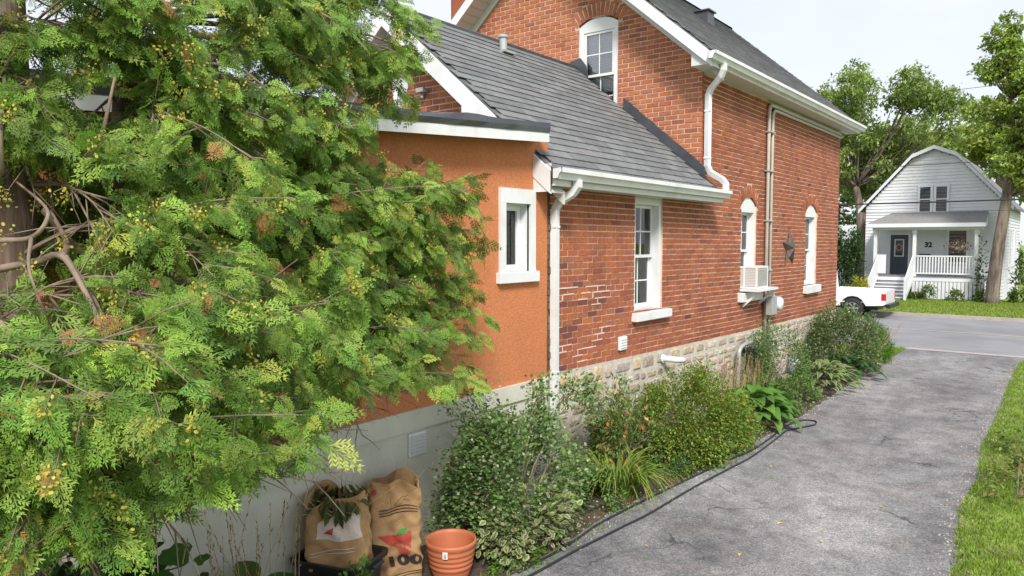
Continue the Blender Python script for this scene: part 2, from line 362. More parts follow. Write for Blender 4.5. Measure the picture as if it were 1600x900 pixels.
# old bricked-up arch head high on the gable
bricks = [b for b in bricks if not (b[1] is wall_gable and -9.55 < b[2] < -8.85 and 6.05 < b[3] < 6.38)]
voussoirs(MG, wall_gable, ([], (-9.2, 5.35, .78, .42), .24))
CAMP = Vector((0, 0, 2.75))
vis = [i for i, b in enumerate(bricks) if b[1] is wall_side and b[4] > .15 and b[6] == 0 and 6.86 < b[2] < 9.3 and b[3] > 1.19]
vis.sort(key=lambda i: (Vector(bricks[i][0](bricks[i][2], 0, bricks[i][3]))-CAMP).length); single = set(vis[:300])
proto = []
def brick_mesh(ci, Mp):
    g = G(); g.cc = BR[ci]; L2, H2, D = .5, .5, .05; e = .012
    # unit brick (scaled), front face slightly dished at the arrises
    if Mp is MS: g.add([(-D, -L2, -H2), (-D, L2, -H2), (-D, L2, H2), (-D, -L2, H2), (0, -L2+e, -H2+e*3), (0, L2-e, -H2+e*3), (0, L2-e, H2-e*3), (0, -L2+e, H2-e*3)],
        [(4, 5, 6, 7), (0, 1, 5, 4), (1, 2, 6, 5), (2, 3, 7, 6), (3, 0, 4, 7)])
    return g
bm_cache = [brick_mesh(k, MS).build('brick', 'brick', None, normals=False) for k in range(10)]
bm_me = [o.data for o in bm_cache]
for o in bm_cache: bpy.data.objects.remove(o)
rest = {}
ho = ORG[house.name]
for i, (Mp, wo, u, z, w, h, ang, ci) in enumerate(bricks):
    pr = random.gauss(0, .0018)
    if Mp is MS:
        z = warp(u, z, side_top(u))
        # repointed, spalled corner by the downspout: darker headers and a few new orange ones
        if u < 8.0 and z < 2.25 and random.random() < .38: ci = random.choice([9, 9, 6, 8, 8, 4])
    if i in single:
        o = link('brick', bm_me[ci], wo); o.location = Vector((W+pr, u, z))-ho; o.scale = (1, w, h); o.rotation_euler = (random.gauss(0, .006), 0, random.gauss(0, .004)); continue
    g = rest.setdefault(wo.name, G()); c = jit(BR[ci], .12)
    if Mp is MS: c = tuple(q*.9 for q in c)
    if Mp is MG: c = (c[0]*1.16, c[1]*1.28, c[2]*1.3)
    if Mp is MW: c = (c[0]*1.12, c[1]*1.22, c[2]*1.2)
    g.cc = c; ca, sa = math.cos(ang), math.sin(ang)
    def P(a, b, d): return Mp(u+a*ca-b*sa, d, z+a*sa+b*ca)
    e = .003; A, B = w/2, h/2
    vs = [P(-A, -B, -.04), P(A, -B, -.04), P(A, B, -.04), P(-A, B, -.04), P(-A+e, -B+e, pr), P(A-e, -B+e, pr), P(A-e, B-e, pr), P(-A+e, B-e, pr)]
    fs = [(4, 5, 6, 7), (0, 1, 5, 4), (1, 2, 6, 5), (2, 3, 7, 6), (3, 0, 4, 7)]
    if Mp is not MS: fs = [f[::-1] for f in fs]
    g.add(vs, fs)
g = G(); near = [bricks[i] for i in sorted(single) if bricks[i][2] < 8.1 and bricks[i][3] < 2.25]
for b in random.sample(near, 20):
    u, z, w, h = b[2], warp(b[2], b[3], 3.42), b[4], b[5]; a = random.uniform(-.1, .02)
    g.box(W-.006, W+.003+random.uniform(0, .002), u-w/2+a, u+w/2+random.uniform(-.05, .02), z+h/2-.001, z+h/2+.012+random.uniform(0, .004))
    if random.random() < .5: g.box(W-.006, W+.0035, u-w/2-.013, u-w/2+.001, z-h/2, z+h/2-.002)
set_props(g.build('repointing', 'lime_white', wall_side), kind='stuff')
for wo in (wall_side, wall_gable, wall_wing):
    set_props(rest[wo.name].build('brick', 'brick', wo, normals=False), kind='stuff')

# rubble stone foundation
g = G(); g.box(W-.28, W+.004, Y0+.02, YE, 0, 1.14)
pts = [(W+.004, y, warp(y, 1.195, side_top(y))) for y in np.linspace(Y0+.02, YE, 30)]
for p, q in zip(pts, pts[1:]): g.prism([(W+.004, p[1], 1.14), (W+.004, q[1], 1.14), q, p], (-.05, 0, 0))
found = g.build('foundation', 'lime', house)
SC = [(.43, .35, .25), (.36, .295, .225), (.46, .395, .30), (.40, .31, .245), (.33, .265, .21), (.46, .365, .235), (.42, .375, .32)]
stones = []; z = .02; rows = []
for hh in (.21, .15, .18, .13, .17, .12, .16): rows.append((z, hh)); z += hh+.006
for r, (z, hh) in enumerate(rows):
    y = Y0+.03+random.uniform(0, .1)
    while y < YE-.05:
        w = random.choice([.13, .2, .26, .32, .42])*random.uniform(.85, 1.15)*(1.15 if hh > .15 else .95); w = min(w, YE-y); last = r == len(rows)-1
        top = warp(y+w/2, 1.19, side_top(y)); hz = hh if not last else top-z-.004
        if not last and hh > .15 and random.random() < .3 and w > .2:      # two thin stones instead of one block
            k = random.uniform(.4, .6); stones.append((y+w/2, z+hz*k/2, w-.012, hz*k-.012)); stones.append((y+w/2, z+hz*(1+k)/2, w-.012, hz*(1-k)-.008))
        elif hz > .05 and w > .06: stones.append((y+w/2, z+hz/2, w-.014, (hz-.006)*random.uniform(.9, 1.02)))
        y += w+random.uniform(0, .012)
stones = [(y, z+.018*math.sin(y*2.3+z*9)*(0 if z > 1.05 else 1)+random.uniform(-.008, .008), w*random.uniform(.74, .98), h*random.uniform(.66, .98)) for y, z, w, h in stones]
for k in range(26):      # big quoin-like blocks through two courses
    y = random.uniform(7, 18.3); z = random.choice([.30, .62, .92]); w, h = random.uniform(.22, .34), random.uniform(.24, .32)
    stones = [q for q in stones if abs(q[0]-y) > (w+q[2])/2-.05 or abs(q[1]-z) > (h+q[3])/2-.05]; stones.append((y, z, w, h))
def stone_verts(y, z, w, h, d):
    ring = []; cut = lambda: random.uniform(.12, .46)
    for sx, sy in ((1, 1), (-1, 1), (-1, -1), (1, -1)):     # squared block with knocked-off corners
        cx, cy = cut()*min(w, h)/w, cut()*min(w, h)/h; a = (sx*(.5-random.uniform(0, .03)), sy*(.5-cy)); b = (sx*(.5-cx), sy*(.5-random.uniform(0, .06))); m = (sx*(.5-cx*.32), sy*(.5-cy*.32))
        ring += [a, m, b] if sx*sy > 0 else [b, m, a]
    n = len(ring); ring = [(a*w, b*h) for a, b in ring]; q = min(.025, .2*h)
    def ins(a, b, k): return a*(1-2*k/w), b*(1-2*k/h)
    vs = [(W-.02, y+a, z+b) for a, b in ring]+[(W+d*.7, y+ins(a, b, q*.35)[0], z+ins(a, b, q*.35)[1]) for a, b in ring]+[(W+d*random.uniform(.9, 1.35), y+ins(a, b, q)[0], z+ins(a, b, q)[1]) for a, b in ring]
    vs.append((W+d*random.uniform(1., 1.6), y+random.uniform(-.1, .1)*w, z+random.uniform(-.1, .1)*h)); c = 3*n
    fs = [(k, (k+1) % n, n+(k+1) % n, n+k) for k in range(n)]+[(n+k, n+(k+1) % n, 2*n+(k+1) % n, 2*n+k) for k in range(n)]+[(2*n+k, 2*n+(k+1) % n, c) for k in range(n)]
    return vs, fs
order = sorted(range(len(stones)), key=lambda i: -stones[i][2]*stones[i][3]/(stones[i][0]**2))
big = set(order[:300]); g2 = G()
for i, (y, z, w, h) in enumerate(stones):
    vs, fs = stone_verts(y, z, w, h, random.uniform(.012, .022)); c = jit(random.choice(SC), .2)
    if i in big:
        g = G(); g.cc = c; cx = Vector((W, y, z)); g.add([tuple(Vector(v)-cx) for v in vs], fs)
        o = g.build('stone', 'stone', None, normals=False); o.parent = found; o.location = cx-ho; ORG[o.name] = ho
    else: g2.cc = c; g2.add(vs, fs)
if g2.v: set_props(g2.build('stone', 'stone', found, normals=False), kind='stuff')

# ---- windows
def window(Mp, u0, u1, z0, z1, rise=0., style='hung', back='curtain', jamb=.075, sill=None, dep=.20, blindz=None):
    g = G(); f0, f1 = -.03, -dep
    zt = z1-rise
    mb(g, Mp, u0, u0+jamb, f1, f0, z0, zt); mb(g, Mp, u1-jamb, u1, f1, f0, z0, zt)
    hb = zt-.10 if rise else zt-.13
    if rise:
        w = (u1-u0)/2; r = (w*w+rise*rise)/(2*rise); cz = z1-r; cu = (u0+u1)/2; a = math.asin(w/r)
        P = [Mp(u0+jamb, f0, hb), Mp(u1-jamb, f0, hb), Mp(u1-jamb, f0, zt), Mp(u1, f0, zt)]
        P += [Mp(cu+r*math.sin(a-2*a*k/12), f0, cz+r*math.cos(a-2*a*k/12)) for k in range(1, 12)]+[Mp(u0, f0, zt), Mp(u0+jamb, f0, zt)]
        g.prism(P, Vector(Mp(0, f1, 0))-Vector(Mp(0, f0, 0)))
    else: mb(g, Mp, u0+jamb, u1-jamb, f1, f0, hb, zt)
    mb(g, Mp, u0+jamb, u1-jamb, f1, f0-.05, z0, z0+.05)
    fr = g.build('window', 'vinyl', house)
    a, b, c, d = u0+jamb, u1-jamb, z0+.05, hb
    def sash(a, b, c, d, dd, mu, mv, sw=.04):
        g = G(); mb(g, Mp, a, a+sw, dd-.035, dd, c, d); mb(g, Mp, b-sw, b, dd-.035, dd, c, d); mb(g, Mp, a+sw, b-sw, dd-.035, dd, c, c+sw); mb(g, Mp, a+sw, b-sw, dd-.035, dd, d-sw, d)
        g.build('sash', 'vinyl', fr)
        g = G(); mb(g, Mp, a+sw, b-sw, dd-.02, dd-.015, c+sw, d-sw); g.build('pane', 'glass', fr)
        for k in range(1, mu): x = a+sw+(b-a-2*sw)*k/mu; mb(G(), Mp, x-.008, x+.008, dd-.03, dd-.006, c+sw, d-sw).build('muntin', 'vinyl', fr)
        for k in range(1, mv): zz = c+sw+(d-c-2*sw)*k/mv; mb(G(), Mp, a+sw, b-sw, dd-.029, dd-.007, zz-.009, zz+.009).build('muntin', 'vinyl', fr)
    if style == 'hung':
        m = (c+d)/2; sash(a+.004, b-.004, m-.02, d-.003, f1+.075, 2, 2); sash(a+.004, b-.004, c+.002, m+.02, f1+.036, 2, 2)
    else: sash(a+.003, b-.003, c+.003, d-.003, f1+.06, 1, 1, .055)
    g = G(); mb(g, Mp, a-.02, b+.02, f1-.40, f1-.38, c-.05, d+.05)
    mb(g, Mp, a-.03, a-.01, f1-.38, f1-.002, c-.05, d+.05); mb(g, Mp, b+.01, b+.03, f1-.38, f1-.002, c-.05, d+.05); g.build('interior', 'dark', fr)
    # curtain or blind hanging just inside
    if back == 'curtain':
        n = 26; vs, fs = [], []
        for k in range(n+1):
            x = a+(b-a)*k/n; dd = f1-.06+.022*math.sin(k*1.9)+.01*math.sin(k*4.3)
            vs += [Mp(x, dd, c), Mp(x, dd, d)]
        G().add(vs, [(2*k, 2*k+2, 2*k+3, 2*k+1) for k in range(n)]).build('curtain', 'curtain', fr, smooth=True)
    else:
        g = G(); zb = blindz or c
        zz = zb
        while zz < d: mb(g, Mp, a+.01, b-.01, f1-.045, f1-.04+random.uniform(-.002, .002), zz, zz+.022); zz += .026
        g.build('blind', 'blind', fr)
    if sill:
        g = G(); mb(g, Mp, sill[0], sill[1], f1+.02, .09, sill[2], sill[3]); g.build('sill', 'white', fr, bevel=.008)
    return fr
window(MS, *WIN1, sill=(8.68, 9.70, 1.69, 1.80)); window(MS, *WIN2, rise=.16, sill=(12.42, 13.42, 1.70, 1.86)); window(MS, *WIN3, rise=.17, sill=(16.12, 17.14, 1.64, 1.80), back='blind')
window(MG, *WING, rise=.12, back='blind', blindz=5.22, jamb=.085, dep=.12)

# ---- main roof
def shingle_field(o_eave, along, up, nrm, n_u, n_v, pu, pv, parent, single_, colbase=(.19, .193, .20)):
    """o_eave corner; unit vectors; courses n_v of tabs n_u"""
    o_eave, along, up, nrm = map(Vector, (o_eave, along, up, nrm)); gg = G(); meshes = []
    if single_:
        for k in range(6):
            g = G(); g.cc = jit([(.19, .193, .20), (.18, .183, .19), (.215, .217, .223), (.19, .193, .20), (.17, .173, .18), (.205, .207, .213)][k], .06)
            P = [(0, 0), (pu-.005, 0), (pu-.005, pv+.03), (0, pv+.03)]
            lo = [along*a+up*b+nrm*(.010 if b == 0 else .001) for a, b in P]; hi = [along*a+up*b+nrm*(.020 if b == 0 else .006) for a, b in P]
            g.add(lo+hi, [(4, 5, 6, 7), (0, 1, 5, 4), (1, 2, 6, 5), (3, 0, 4, 7)]); o = g.build('shingle', 'shingle', None, normals=True); meshes.append(o.data); bpy.data.objects.remove(o)
    for v in range(n_v):
        for u in range(n_u):
            off = (v % 2)*pu*.5+((v*7) % 3)*.03; p = o_eave+along*(u*pu+off*.6)+up*(v*pv)
            if single_:
                o = link('shingle', random.choice(meshes), parent); o.location = p-ORG[parent.name]+nrm*random.uniform(0, .002)
            else:
                gg.cc = jit(colbase, .2); P = [(0, 0), (pu-.006, 0), (pu-.006, pv+.02), (0, pv+.02)]; r = random.uniform(0, .002)
                lo = [p+along*a+up*b+nrm*(.008+r if b == 0 else .001) for a, b in P]; hi = [p+along*a+up*b+nrm*(.018+r if b == 0 else .006) for a, b in P]
                gg.add(lo+hi, [(4, 5, 6, 7), (0, 1, 5, 4), (1, 2, 6, 5), (3, 0, 4, 7)])
    if not single_: set_props(gg.build('shingle', 'shingle', parent, normals=False), kind='stuff')
YR0, YR1 = 10.38, 19.3; XE = -4.32
g = G(); t = .09
prof = [(XE, zr(XE)), (AX, AZ), (2*AX-XE, zr(XE)), (2*AX-XE, zr(XE)-t), (AX, AZ-t-.02), (XE, zr(XE)-t)]
g.cc = (.14, .142, .148); g.prism([(x, YR0, z) for x, z in prof], (0, YR1-YR0, 0)); roof = g.build('roof', 'shingle', house)
n_ = Vector((SL, 0, 1)).normalized(); up_ = Vector((-1, 0, SL)).normalized(); LEN = math.hypot(AX-XE, AZ-zr(XE))
shingle_field((XE+.02, YR0-.02, zr(XE)-.005), (0, 1, 0), up_, n_, 29, 30, .3, LEN/30, roof, False)
shingle_field((2*AX-XE-.02, YR0-.02, zr(XE)-.005), (0, 1, 0), (-up_.x, 0, up_.z), (-n_.x, 0, n_.z), 29, 30, .3, LEN/30, roof, False)
G().tube([(AX, YR0-.02, AZ+.012), (AX, YR1, AZ+.012)], .05, 6).build('ridge_cap', 'shingle', roof)
for yy, xx in ((12.2, -6.55), (15.0, -6.5)):
    g = G(); zz = zr(xx); g.box(xx-.16, xx+.16, yy-.16, yy+.16, zz-.1, zz+.16); g.box(xx-.2, xx+.2, yy-.2, yy+.2, zz+.161, zz+.19); g.build('roof_vent', 'dark_metal', roof, bevel=.01)
# rakes
def rake(x0, x1, zf, ya, yb, par, fas=.2, frieze=.16):
    def strip(o0, o1, y0, y1): return [(x0, y0, zf(x0)-o0), (x1, y0, zf(x1)-o0), (x1, y0, zf(x1)-o1), (x0, y0, zf(x0)-o1)], (0, y1-y0, 0)
    g = G(); g.prism(*strip(.02, fas, ya-.03, ya)); g.build('rake_fascia', 'white', par)
    g = G(); g.prism(*strip(fas-.03, fas-.012, ya+.001, yb)); g.build('rake_soffit', 'soffit', par)
    g = G(); g.prism(*strip(fas-.01, fas+frieze, yb-.045, yb-.006)); g.build('frieze_board', 'soffit', par)
rake(-4.36, AX+.001, zr, YR0, YM, roof, .21, .13); rake(2*AX+4.36, AX-.001, zr, YR0, YM, roof, .21, .13)
for k in range(26):   # seams of the aluminium soffit under the far rake
    x = 2*AX+4.4+k*.12; g = G(); z = zr(x)-.2; g.box(x-.003, x+.003, YR0+.01, YM-.05, z-.016, z-.011); g.build('soffit_seam', 'grey_metal', roof)
g = G(); g.box(W-.01, -4.40, YM+.02, YR1-.05, 5.285, 5.30); g.build('eave_soffit', 'soffit', roof)
g = G(); g.box(-4.40, -4.375, YR0, YR1-.02, 5.28, zr(-4.38)-.03); g.build('eave_fascia', 'white', roof)
g = G(); g.prism([(-4.69, YM-.02, 5.29), (-4.41, YM-.02, 5.29), (-4.41, YM-.02, 5.34), (-4.69, YM-.02, zr(-4.69)-.22)], (0, -.40, 0)); g.build('eave_return', 'soffit', roof)
def gutter(y0, y1, x, zt, par, h=.115, w=.12):
    g = G(); o = [(x, zt-.01), (x, zt-h), (x+w*.6, zt-h), (x+w*.78, zt-h*.55), (x+w, zt-h*.42), (x+w, zt), (x+w-.012, zt), (x+w-.012, zt-.012), (x+w-.006, zt-.012)]
    i = [(x+w-.006, zt-h*.38), (x+w*.74, zt-h*.5), (x+w*.57, zt-h+.006), (x+.006, zt-h+.006), (x+.006, zt-.01)]
    P = o+i
    g.prism([(a, y0, b) for a, b in P], (0, y1-y0, 0))
    for yy in (y0, y1-.004): g.prism([(a, yy, b) for a, b in o[:6]], (0, .004, 0))
    return g.build('gutter', 'white', par)
gutter(10.26, 19.36, -4.374, 5.44, roof)

# ---- wing roof
YW0, YW1, WXE = 6.46, YM-.002, -4.40
g = G(); g.cc = (.13, .132, .138)
prof = [(WXE, zw(WXE)), (WX, WZ), (2*WX-WXE, zw(WXE)), (2*WX-WXE, zw(WXE)-.08), (WX, WZ-.1), (WXE, zw(WXE)-.08)]
g.prism([(x, YW0, z) for x, z in prof], (0, YW1-YW0, 0)); g.prism([(WXE, YM, zw(WXE)), (W+.002, YM, zw(W+.002)), (W+.002, YM, zw(W+.002)-.08), (WXE, YM, zw(WXE)-.08)], (0, .2, 0))
wroof = g.build('roof', 'shingle', house)
LEN2 = math.hypot(WX-WXE, WZ-zw(WXE)); nw = Vector((WSL, 0, 1)).normalized(); uw = Vector((-1, 0, WSL)).normalized()
shingle_field((WXE+.02, YW0-.02, zw(WXE)-.008), (0, 1, 0), uw, nw, 13, 23, (YW1-YW0-.08)/13, LEN2/23, wroof, True)
shingle_field((2*WX-WXE-.02, YW0-.02, zw(WXE)-.008), (0, 1, 0), (-uw.x, 0, uw.z), (-nw.x, 0, nw.z), 13, 23, .32, LEN2/23, wroof, False)
G().tube([(WX, YW0-.02, WZ+.01), (WX, YW1, WZ+.01)], .045, 6).build('ridge_cap', 'dark_metal', wroof)
rake(-4.44, WX+.001, zw, YW0, Y0, wroof, .26, .10); rake(2*WX+4.44, WX-.001, zw, YW0, Y0, wroof, .26, .10)
g = G(); g.box(-4.66, -4.43, Y0-.24, 10.98, 3.325, 3.335); g.build('eave_soffit', 'soffit', wroof)
g = G(); g.box(-4.43, -4.405, YW0, 11.0, 3.32, zw(-4.43)-.09); g.build('eave_fascia', 'white', wroof)
g = G(); g.prism([(-5.64, YW0-.034, zw(-5.64)-.03), (-5.64, YW0-.034, 3.86), (-4.9, YW0-.034, 3.86), (-4.9, YW0-.034, zw(-4.9)-.03)], (0, -.012, 0)); g.build('rake_panel', 'white', wroof)
g = G(); g.box(-4.70, -4.44, YW0-.02, YW0-.002, 3.26, 3.55); g.build('eave_end_box', 'white', wroof)
gutter(6.42, 11.06, -4.404, 3.50, wroof)
# step flashing where the wing roof meets the gable, and the dark ridge patch
g = G(); xs = [-6.02+k*(1.40/10) for k in range(11)]
for k in range(10):
    a, b = xs[k], xs[k+1]; dy = .028+random.uniform(-.004, .006)
    g.prism([(a, YM-.03, zw(a)+.02), (b, YM-.03, zw(b)+.02), (b, YM-dy-.005, zw(b)+.21+random.uniform(-.01, .01)), (a, YM-dy-.005, zw(a)+.21+random.uniform(-.01, .01))], (0, .008, 0))
g.build('step_flashing', 'dark_metal', wroof)
g = G(); g.prism([(WX-.22, YM-.03, WZ-.16), (WX+.26, YM-.03, WZ-.20), (WX+.22, YM-.03, WZ+.02), (WX+.1, YM-.03, WZ+.17), (WX-.1, YM-.03, WZ+.13)], (0, .012, 0)); g.build('ridge_flashing', 'dark_metal', wroof, bevel=.003)
g = G(); vx, vy = -6.72, 8.55; g.lathe([(.055, -.1), (.055, .2), (.075, .2), (.075, .235), (.0, .24)], (vx, vy, zw(vx)), 14); g.box(vx-.13, vx+.13, vy-.13, vy+.13, zw(vx)-.03, zw(vx)+.0); g.build('vent_pipe', 'grey_metal', wroof)

# ---- chimney on the far side
chim = G(); chim.cc = (.34, .10, .055)
cx, cy = -9.9, 11.6; chim.box(cx-.3, cx+.3, cy-.3, cy+.3, 5.6, 7.72); ch = chim.build('chimney', 'brick', house)
g = G(); g.box(cx-.36, cx+.36, cy-.36, cy+.36, 7.72, 7.80); g.box(cx-.2, cx+.2, cy-.2, cy+.2, 7.801, 7.95); g.build('chimney_cap', 'dark_metal', ch)

# ---- stucco addition
YS0, YS1 = -3., 6.70
SW1 = (5.94, 6.36, 2.43, 3.13); SW2 = (3.40, 3.98, 1.80, 3.14); SW3 = (2.75, 3.10, 2.5, 3.14)
g = G(); wall_cells(g, MT, [YS0, YS1], lambda y: 3.50+.045*(y), [SW1, SW2], 1.26, .25, 0.)
g.box(-9.0, -4.92, YS0, YS0+.25, 0, 3.3); stw = g.build('stucco_wall', 'stucco', house)
g = G(); g.box(-4.93, -4.632, YS0, YS1-.01, 1.085, 1.262); g.box(-4.93, -4.655, YS0, YS1-.01, 0, 1.084); g.build('concrete_base', 'concrete', house)
g = G()   # crumbled joint between stucco and brick
for k in range(26):
    z = 1.3+k*.078; g.box(-4.70, -4.655+random.uniform(-.01, .02), YS1+.002, YS1+.03+random.uniform(0, .02), z, z+.07)
g.build('corner_joint', 'bark', house)
def flat_z(y): return 3.352+.064*y     # underside of fascia
g = G(); g.prism([(-4.45, YS0-.2, flat_z(YS0-.2)), (-4.45, 6.43, flat_z(6.43)), (-4.45, 6.43, flat_z(6.43)+.10), (-4.45, YS0-.2, flat_z(YS0-.2)+.10)], (-.02, 0, 0)); g.build('fascia', 'white', house)
g = G(); ys = np.linspace(YS0-.2, 6.43, 60); prev = None; vs, fs = [], []
for k, y in enumerate(ys):
    b = .012*math.sin(y*5.1)*math.exp(-((y-4.9)/.6)**2)*2; d = .004*math.sin(y*9)+.003*math.sin(y*23)
    z = flat_z(y); vs += [(-4.444+d*.5, y, z+.095), (-4.438+d+abs(b), y, z+.145), (-4.44+d, y, z+.195+b), (-4.50, y, z+.205+b*.7), (-4.9, y, z+.20)]
for k in range(len(ys)-1):
    for j in range(4): a = k*5+j; fs.append((a, a+5, a+6, a+1))
g.add(vs, fs); dp = g.build('drip_edge', 'dark_metal', house, smooth=False)
for y in (4.35, 4.62, 5.9): G().lathe([(.0, .012), (.006, .01), (.008, 0)], (0, 0, 0), 8)
g = G(); g.box(-9.2, -4.475, YS0-.15, 6.42, 3.0, 3.02)
g.v = [(x, y, flat_z(y)+(.19 if z > 3.01 else .02)) for x, y, z in g.v]; g.build('flat_roof', 'dark_metal', house)
def stucco_window(w, cloth='curtain'):
    u0, u1, z0, z1 = w; g = G(); t = .088
    mb(g, MT, u0-t, u0, -.02, .03, z0, z1); mb(g, MT, u1, u1+t, -.02, .03, z0, z1); mb(g, MT, u0-t, u1+t, -.02, .031, z1, z1+.15)
    fr = g.build('window', 'vinyl', house)
    g = G(); mb(g, MT, u0-t-.04, u1+t+.04, -.02, .055, z0-.11, z0); g.build('sill', 'vinyl', fr, bevel=.006)
    g = G(); mb(g, MT, u0, u0+.012, -.16, -.02, z0, z1); mb(g, MT, u1-.012, u1, -.16, -.02, z0, z1); mb(g, MT, u0+.012, u1-.012, -.16, -.02, z1-.012, z1); mb(g, MT, u0+.012, u1-.012, -.16, -.02, z0, z0+.012); g.build('reveal', 'vinyl', fr)
    g = G(); s = .055; a, b, c, d = u0+.014, u1-.014, z0+.014, z1-.014; mb(g, MT, a, a+s, -.15, -.10, c, d); mb(g, MT, b-s, b, -.15, -.10, c, d); mb(g, MT, a+s, b-s, -.15, -.10, c, c+s); mb(g, MT, a+s, b-s, -.15, -.10, d-s, d); g.build('sash', 'vinyl', fr)
    g = G(); mb(g, MT, a+s, b-s, -.13, -.125, c+s, d-s); g.build('pane', 'glass', fr)
    n = 18; vs = []
    for k in range(n+1): x = a+(b-a)*k/n; dd = -.21+.02*math.sin(k*2.2); vs += [MT(x, dd, c), MT(x, dd, d)]
    G().add(vs, [(2*k, 2*k+2, 2*k+3, 2*k+1) for k in range(n)]).build('curtain', cloth, fr, smooth=True)
    g = G(); mb(g, MT, a-.1, b+.1, -.5, -.48, c-.1, d+.1); g.build('interior', 'dark', fr)
stucco_window(SW1); stucco_window(SW2, 'blind')
# white limewash blotch on the little gable, with a rusty bracket lamp
cxp, czp = -6.93, 4.66; P = []
for k in range(22):
    a = 2*math.pi*k/22; r = 1+random.uniform(-.09, .09); P.append((cxp+.135*r*math.cos(a), Y0-.002, czp+.21*r*math.sin(a)-(.09 if 15 <= k <= 17 else 0)))
G().prism(P, (0, -.006, 0)).build('paint_patch', 'white', house)
g = G(); g.box(-6.56, -6.44, Y0-.10, Y0-.004, 4.55, 4.60); g.tube([(-6.5, Y0-.02, 4.55), (-6.5, Y0-.06, 4.48)], .02, 8); g.build('wall_bracket', 'grey_metal', house)

# ---- downspouts
def downspout(pts, straps, name='downspout'):
    o = G().tube(pts, .052, 4, square=True).build(name, 'white', house, bevel=0)
    for p in straps: G().box(p[0]-.045, p[0]+.042, p[1]-.044, p[1]+.044, p[2]-.012, p[2]+.012).build('strap', 'vinyl', o)
    return o
downspout([(-4.345, 6.815, 3.40), (-4.345, 6.815, 3.33), (-4.40, 6.812, 3.26), (-4.57, 6.785, 3.16), (-4.615, 6.78, 3.08), (-4.615, 6.78, .16), (-4.60, 6.78, .10), (-4.50, 6.78, .05)], [(-4.615, 6.78, 2.9), (-4.615, 6.78, 1.3)])
downspout([(-4.315, 10.70, 5.335), (-4.315, 10.70, 5.24), (-4.36, 10.72, 5.16), (-4.57, 10.85, 5.02), (-4.615, 10.87, 4.94), (-4.615, 10.87, 3.88), (-4.57, 10.88, 3.78), (-4.39, 10.93, 3.66), (-4.345, 10.94, 3.60), (-4.345, 10.94, 3.46)], [(-4.615, 10.87, 4.7), (-4.615, 10.87, 4.0)])

# ---- things fixed to the wall
def wallthing(name, label, cat, loc): return thing(name, label, cat, loc)
t = wallthing('wall_star', 'brown tin five-pointed barn star hung on brick wall', 'star', (W, 15.1, 2.60))
g = G(); vs = [(W+.12, 15.1, 2.60)]
for k in range(10):
    a = math.pi/2+k*math.pi/5; r = .42 if k % 2 == 0 else .165; vs.append((W+.012, 15.1+r*math.cos(a), 2.60+r*math.sin(a)*.95))
g.add(vs, [(0, 1+k, 1+(k+1) % 10) for k in range(10)]+[tuple(range(10, 0, -1))]); g.build('star_body', 'star', t)
G().tube([(W+.01, 15.1, 2.9), (W+.02, 15.1, 3.02)], .006, 6).build('hanger', 'star', t)

t = wallthing('air_conditioner', 'white window air conditioner on a bracketed shelf below the arched window', 'air conditioner', (W, 12.9, 1.9))
g = G(); a0, a1, b0, b1, c0, c1 = W-.1, W+.26, 12.60, 13.16, 1.93, 2.31
g.box(a0, a1-.01, b0+.01, b1-.01, c0+.01, c1-.01); g.build('case', 'pipe', t)
g = G()
for z in (c0, c1-.03): g.box(a1-.03, a1, b0, b1, z, z+.03); g.box(a0, a1-.031, b0, b0+.03, z, z+.03); g.box(a0, a1-.031, b1-.03, b1, z, z+.03)
for y in (b0, b1-.03): g.box(a1-.03, a1, y, y+.03, c0+.031, c1-.031)
g.box(W+.02, W+.05, b0, b0+.03, c0+.031, c1-.031); g.box(W+.02, W+.05, b1-.03, b1, c0+.031, c1-.031); g.build('case_frame', 'vinyl', t)
for k in range(11): z = c0+.045+k*.027; G().box(W+.055, a1-.035, b0+.002, b0+.012, z, z+.012).build('louver', 'vinyl', t)
for k in range(12): z = c0+.045+k*.0245; G().box(a1-.012, a1-.003, b0+.033, b1-.033, z, z+.01).build('grille_bar', 'grey_metal', t)
g = G(); g.box(W+.0, W+.33, 12.5, 13.5, 1.885, 1.925); g.build('shelf', 'vinyl', t)
for y in (12.62, 13.42): G().tube([(W+.01, y, 1.62), (W+.30, y, 1.88)], .028, 4, square=True).build('bracket', 'vinyl', t)

t = wallthing('electrical_conduit', 'pair of beige conduits rising up the brick wall and along under the eave', 'conduit', (W, 13.7, 0))
for dy, r, m in ((13.66, .032, 'pipe'), (13.86, .028, 'pipe')):
    zt = 5.20 if dy < 13.7 else 5.13
    G().tube([(W+.05, dy, .35), (W+.05, dy, zt-.14)]+[(W+.05, dy+.14*(1-math.cos(a)), zt-.14+.14*math.sin(a)) for a in (.4, .8, 1.2, 1.571)]+[(W+.05, 18.6, zt)], r, 8).build('pipe', m, t, smooth=True)
G().tube([(W+.02, 13.76, .4), (W+.02, 13.76, 5.08), (W+.02, 13.86, 5.165), (W+.02, 18.62, 5.165)], .022, 6).build('cable', 'pipe_dark', t)
for z in (2.2, 3.1, 4.0, 4.7): G().box(W+.001, W+.09, 13.61, 13.91, z, z+.022).build('clamp', 'grey_metal', t)
t = wallthing('meter_box', 'grey electric box with round cover at the foot of the conduits', 'electric box', (W, 13.8, 1.5))
g = G(); g.box(W+.09, W+.21, 13.56, 13.84, 1.40, 1.74); g.build('case', 'grey_metal', t, bevel=.01)
g = G(); g.lathe([(.0, 0), (.13, 0), (.13, .1), (.10, .14), (0, .15)], (0, 0, 0), 20); g.v = [(W+.09+z, 14.05+x, 1.58+y) for x, y, z in g.v]; g.build('round_cover', 'vinyl', t, smooth=True)
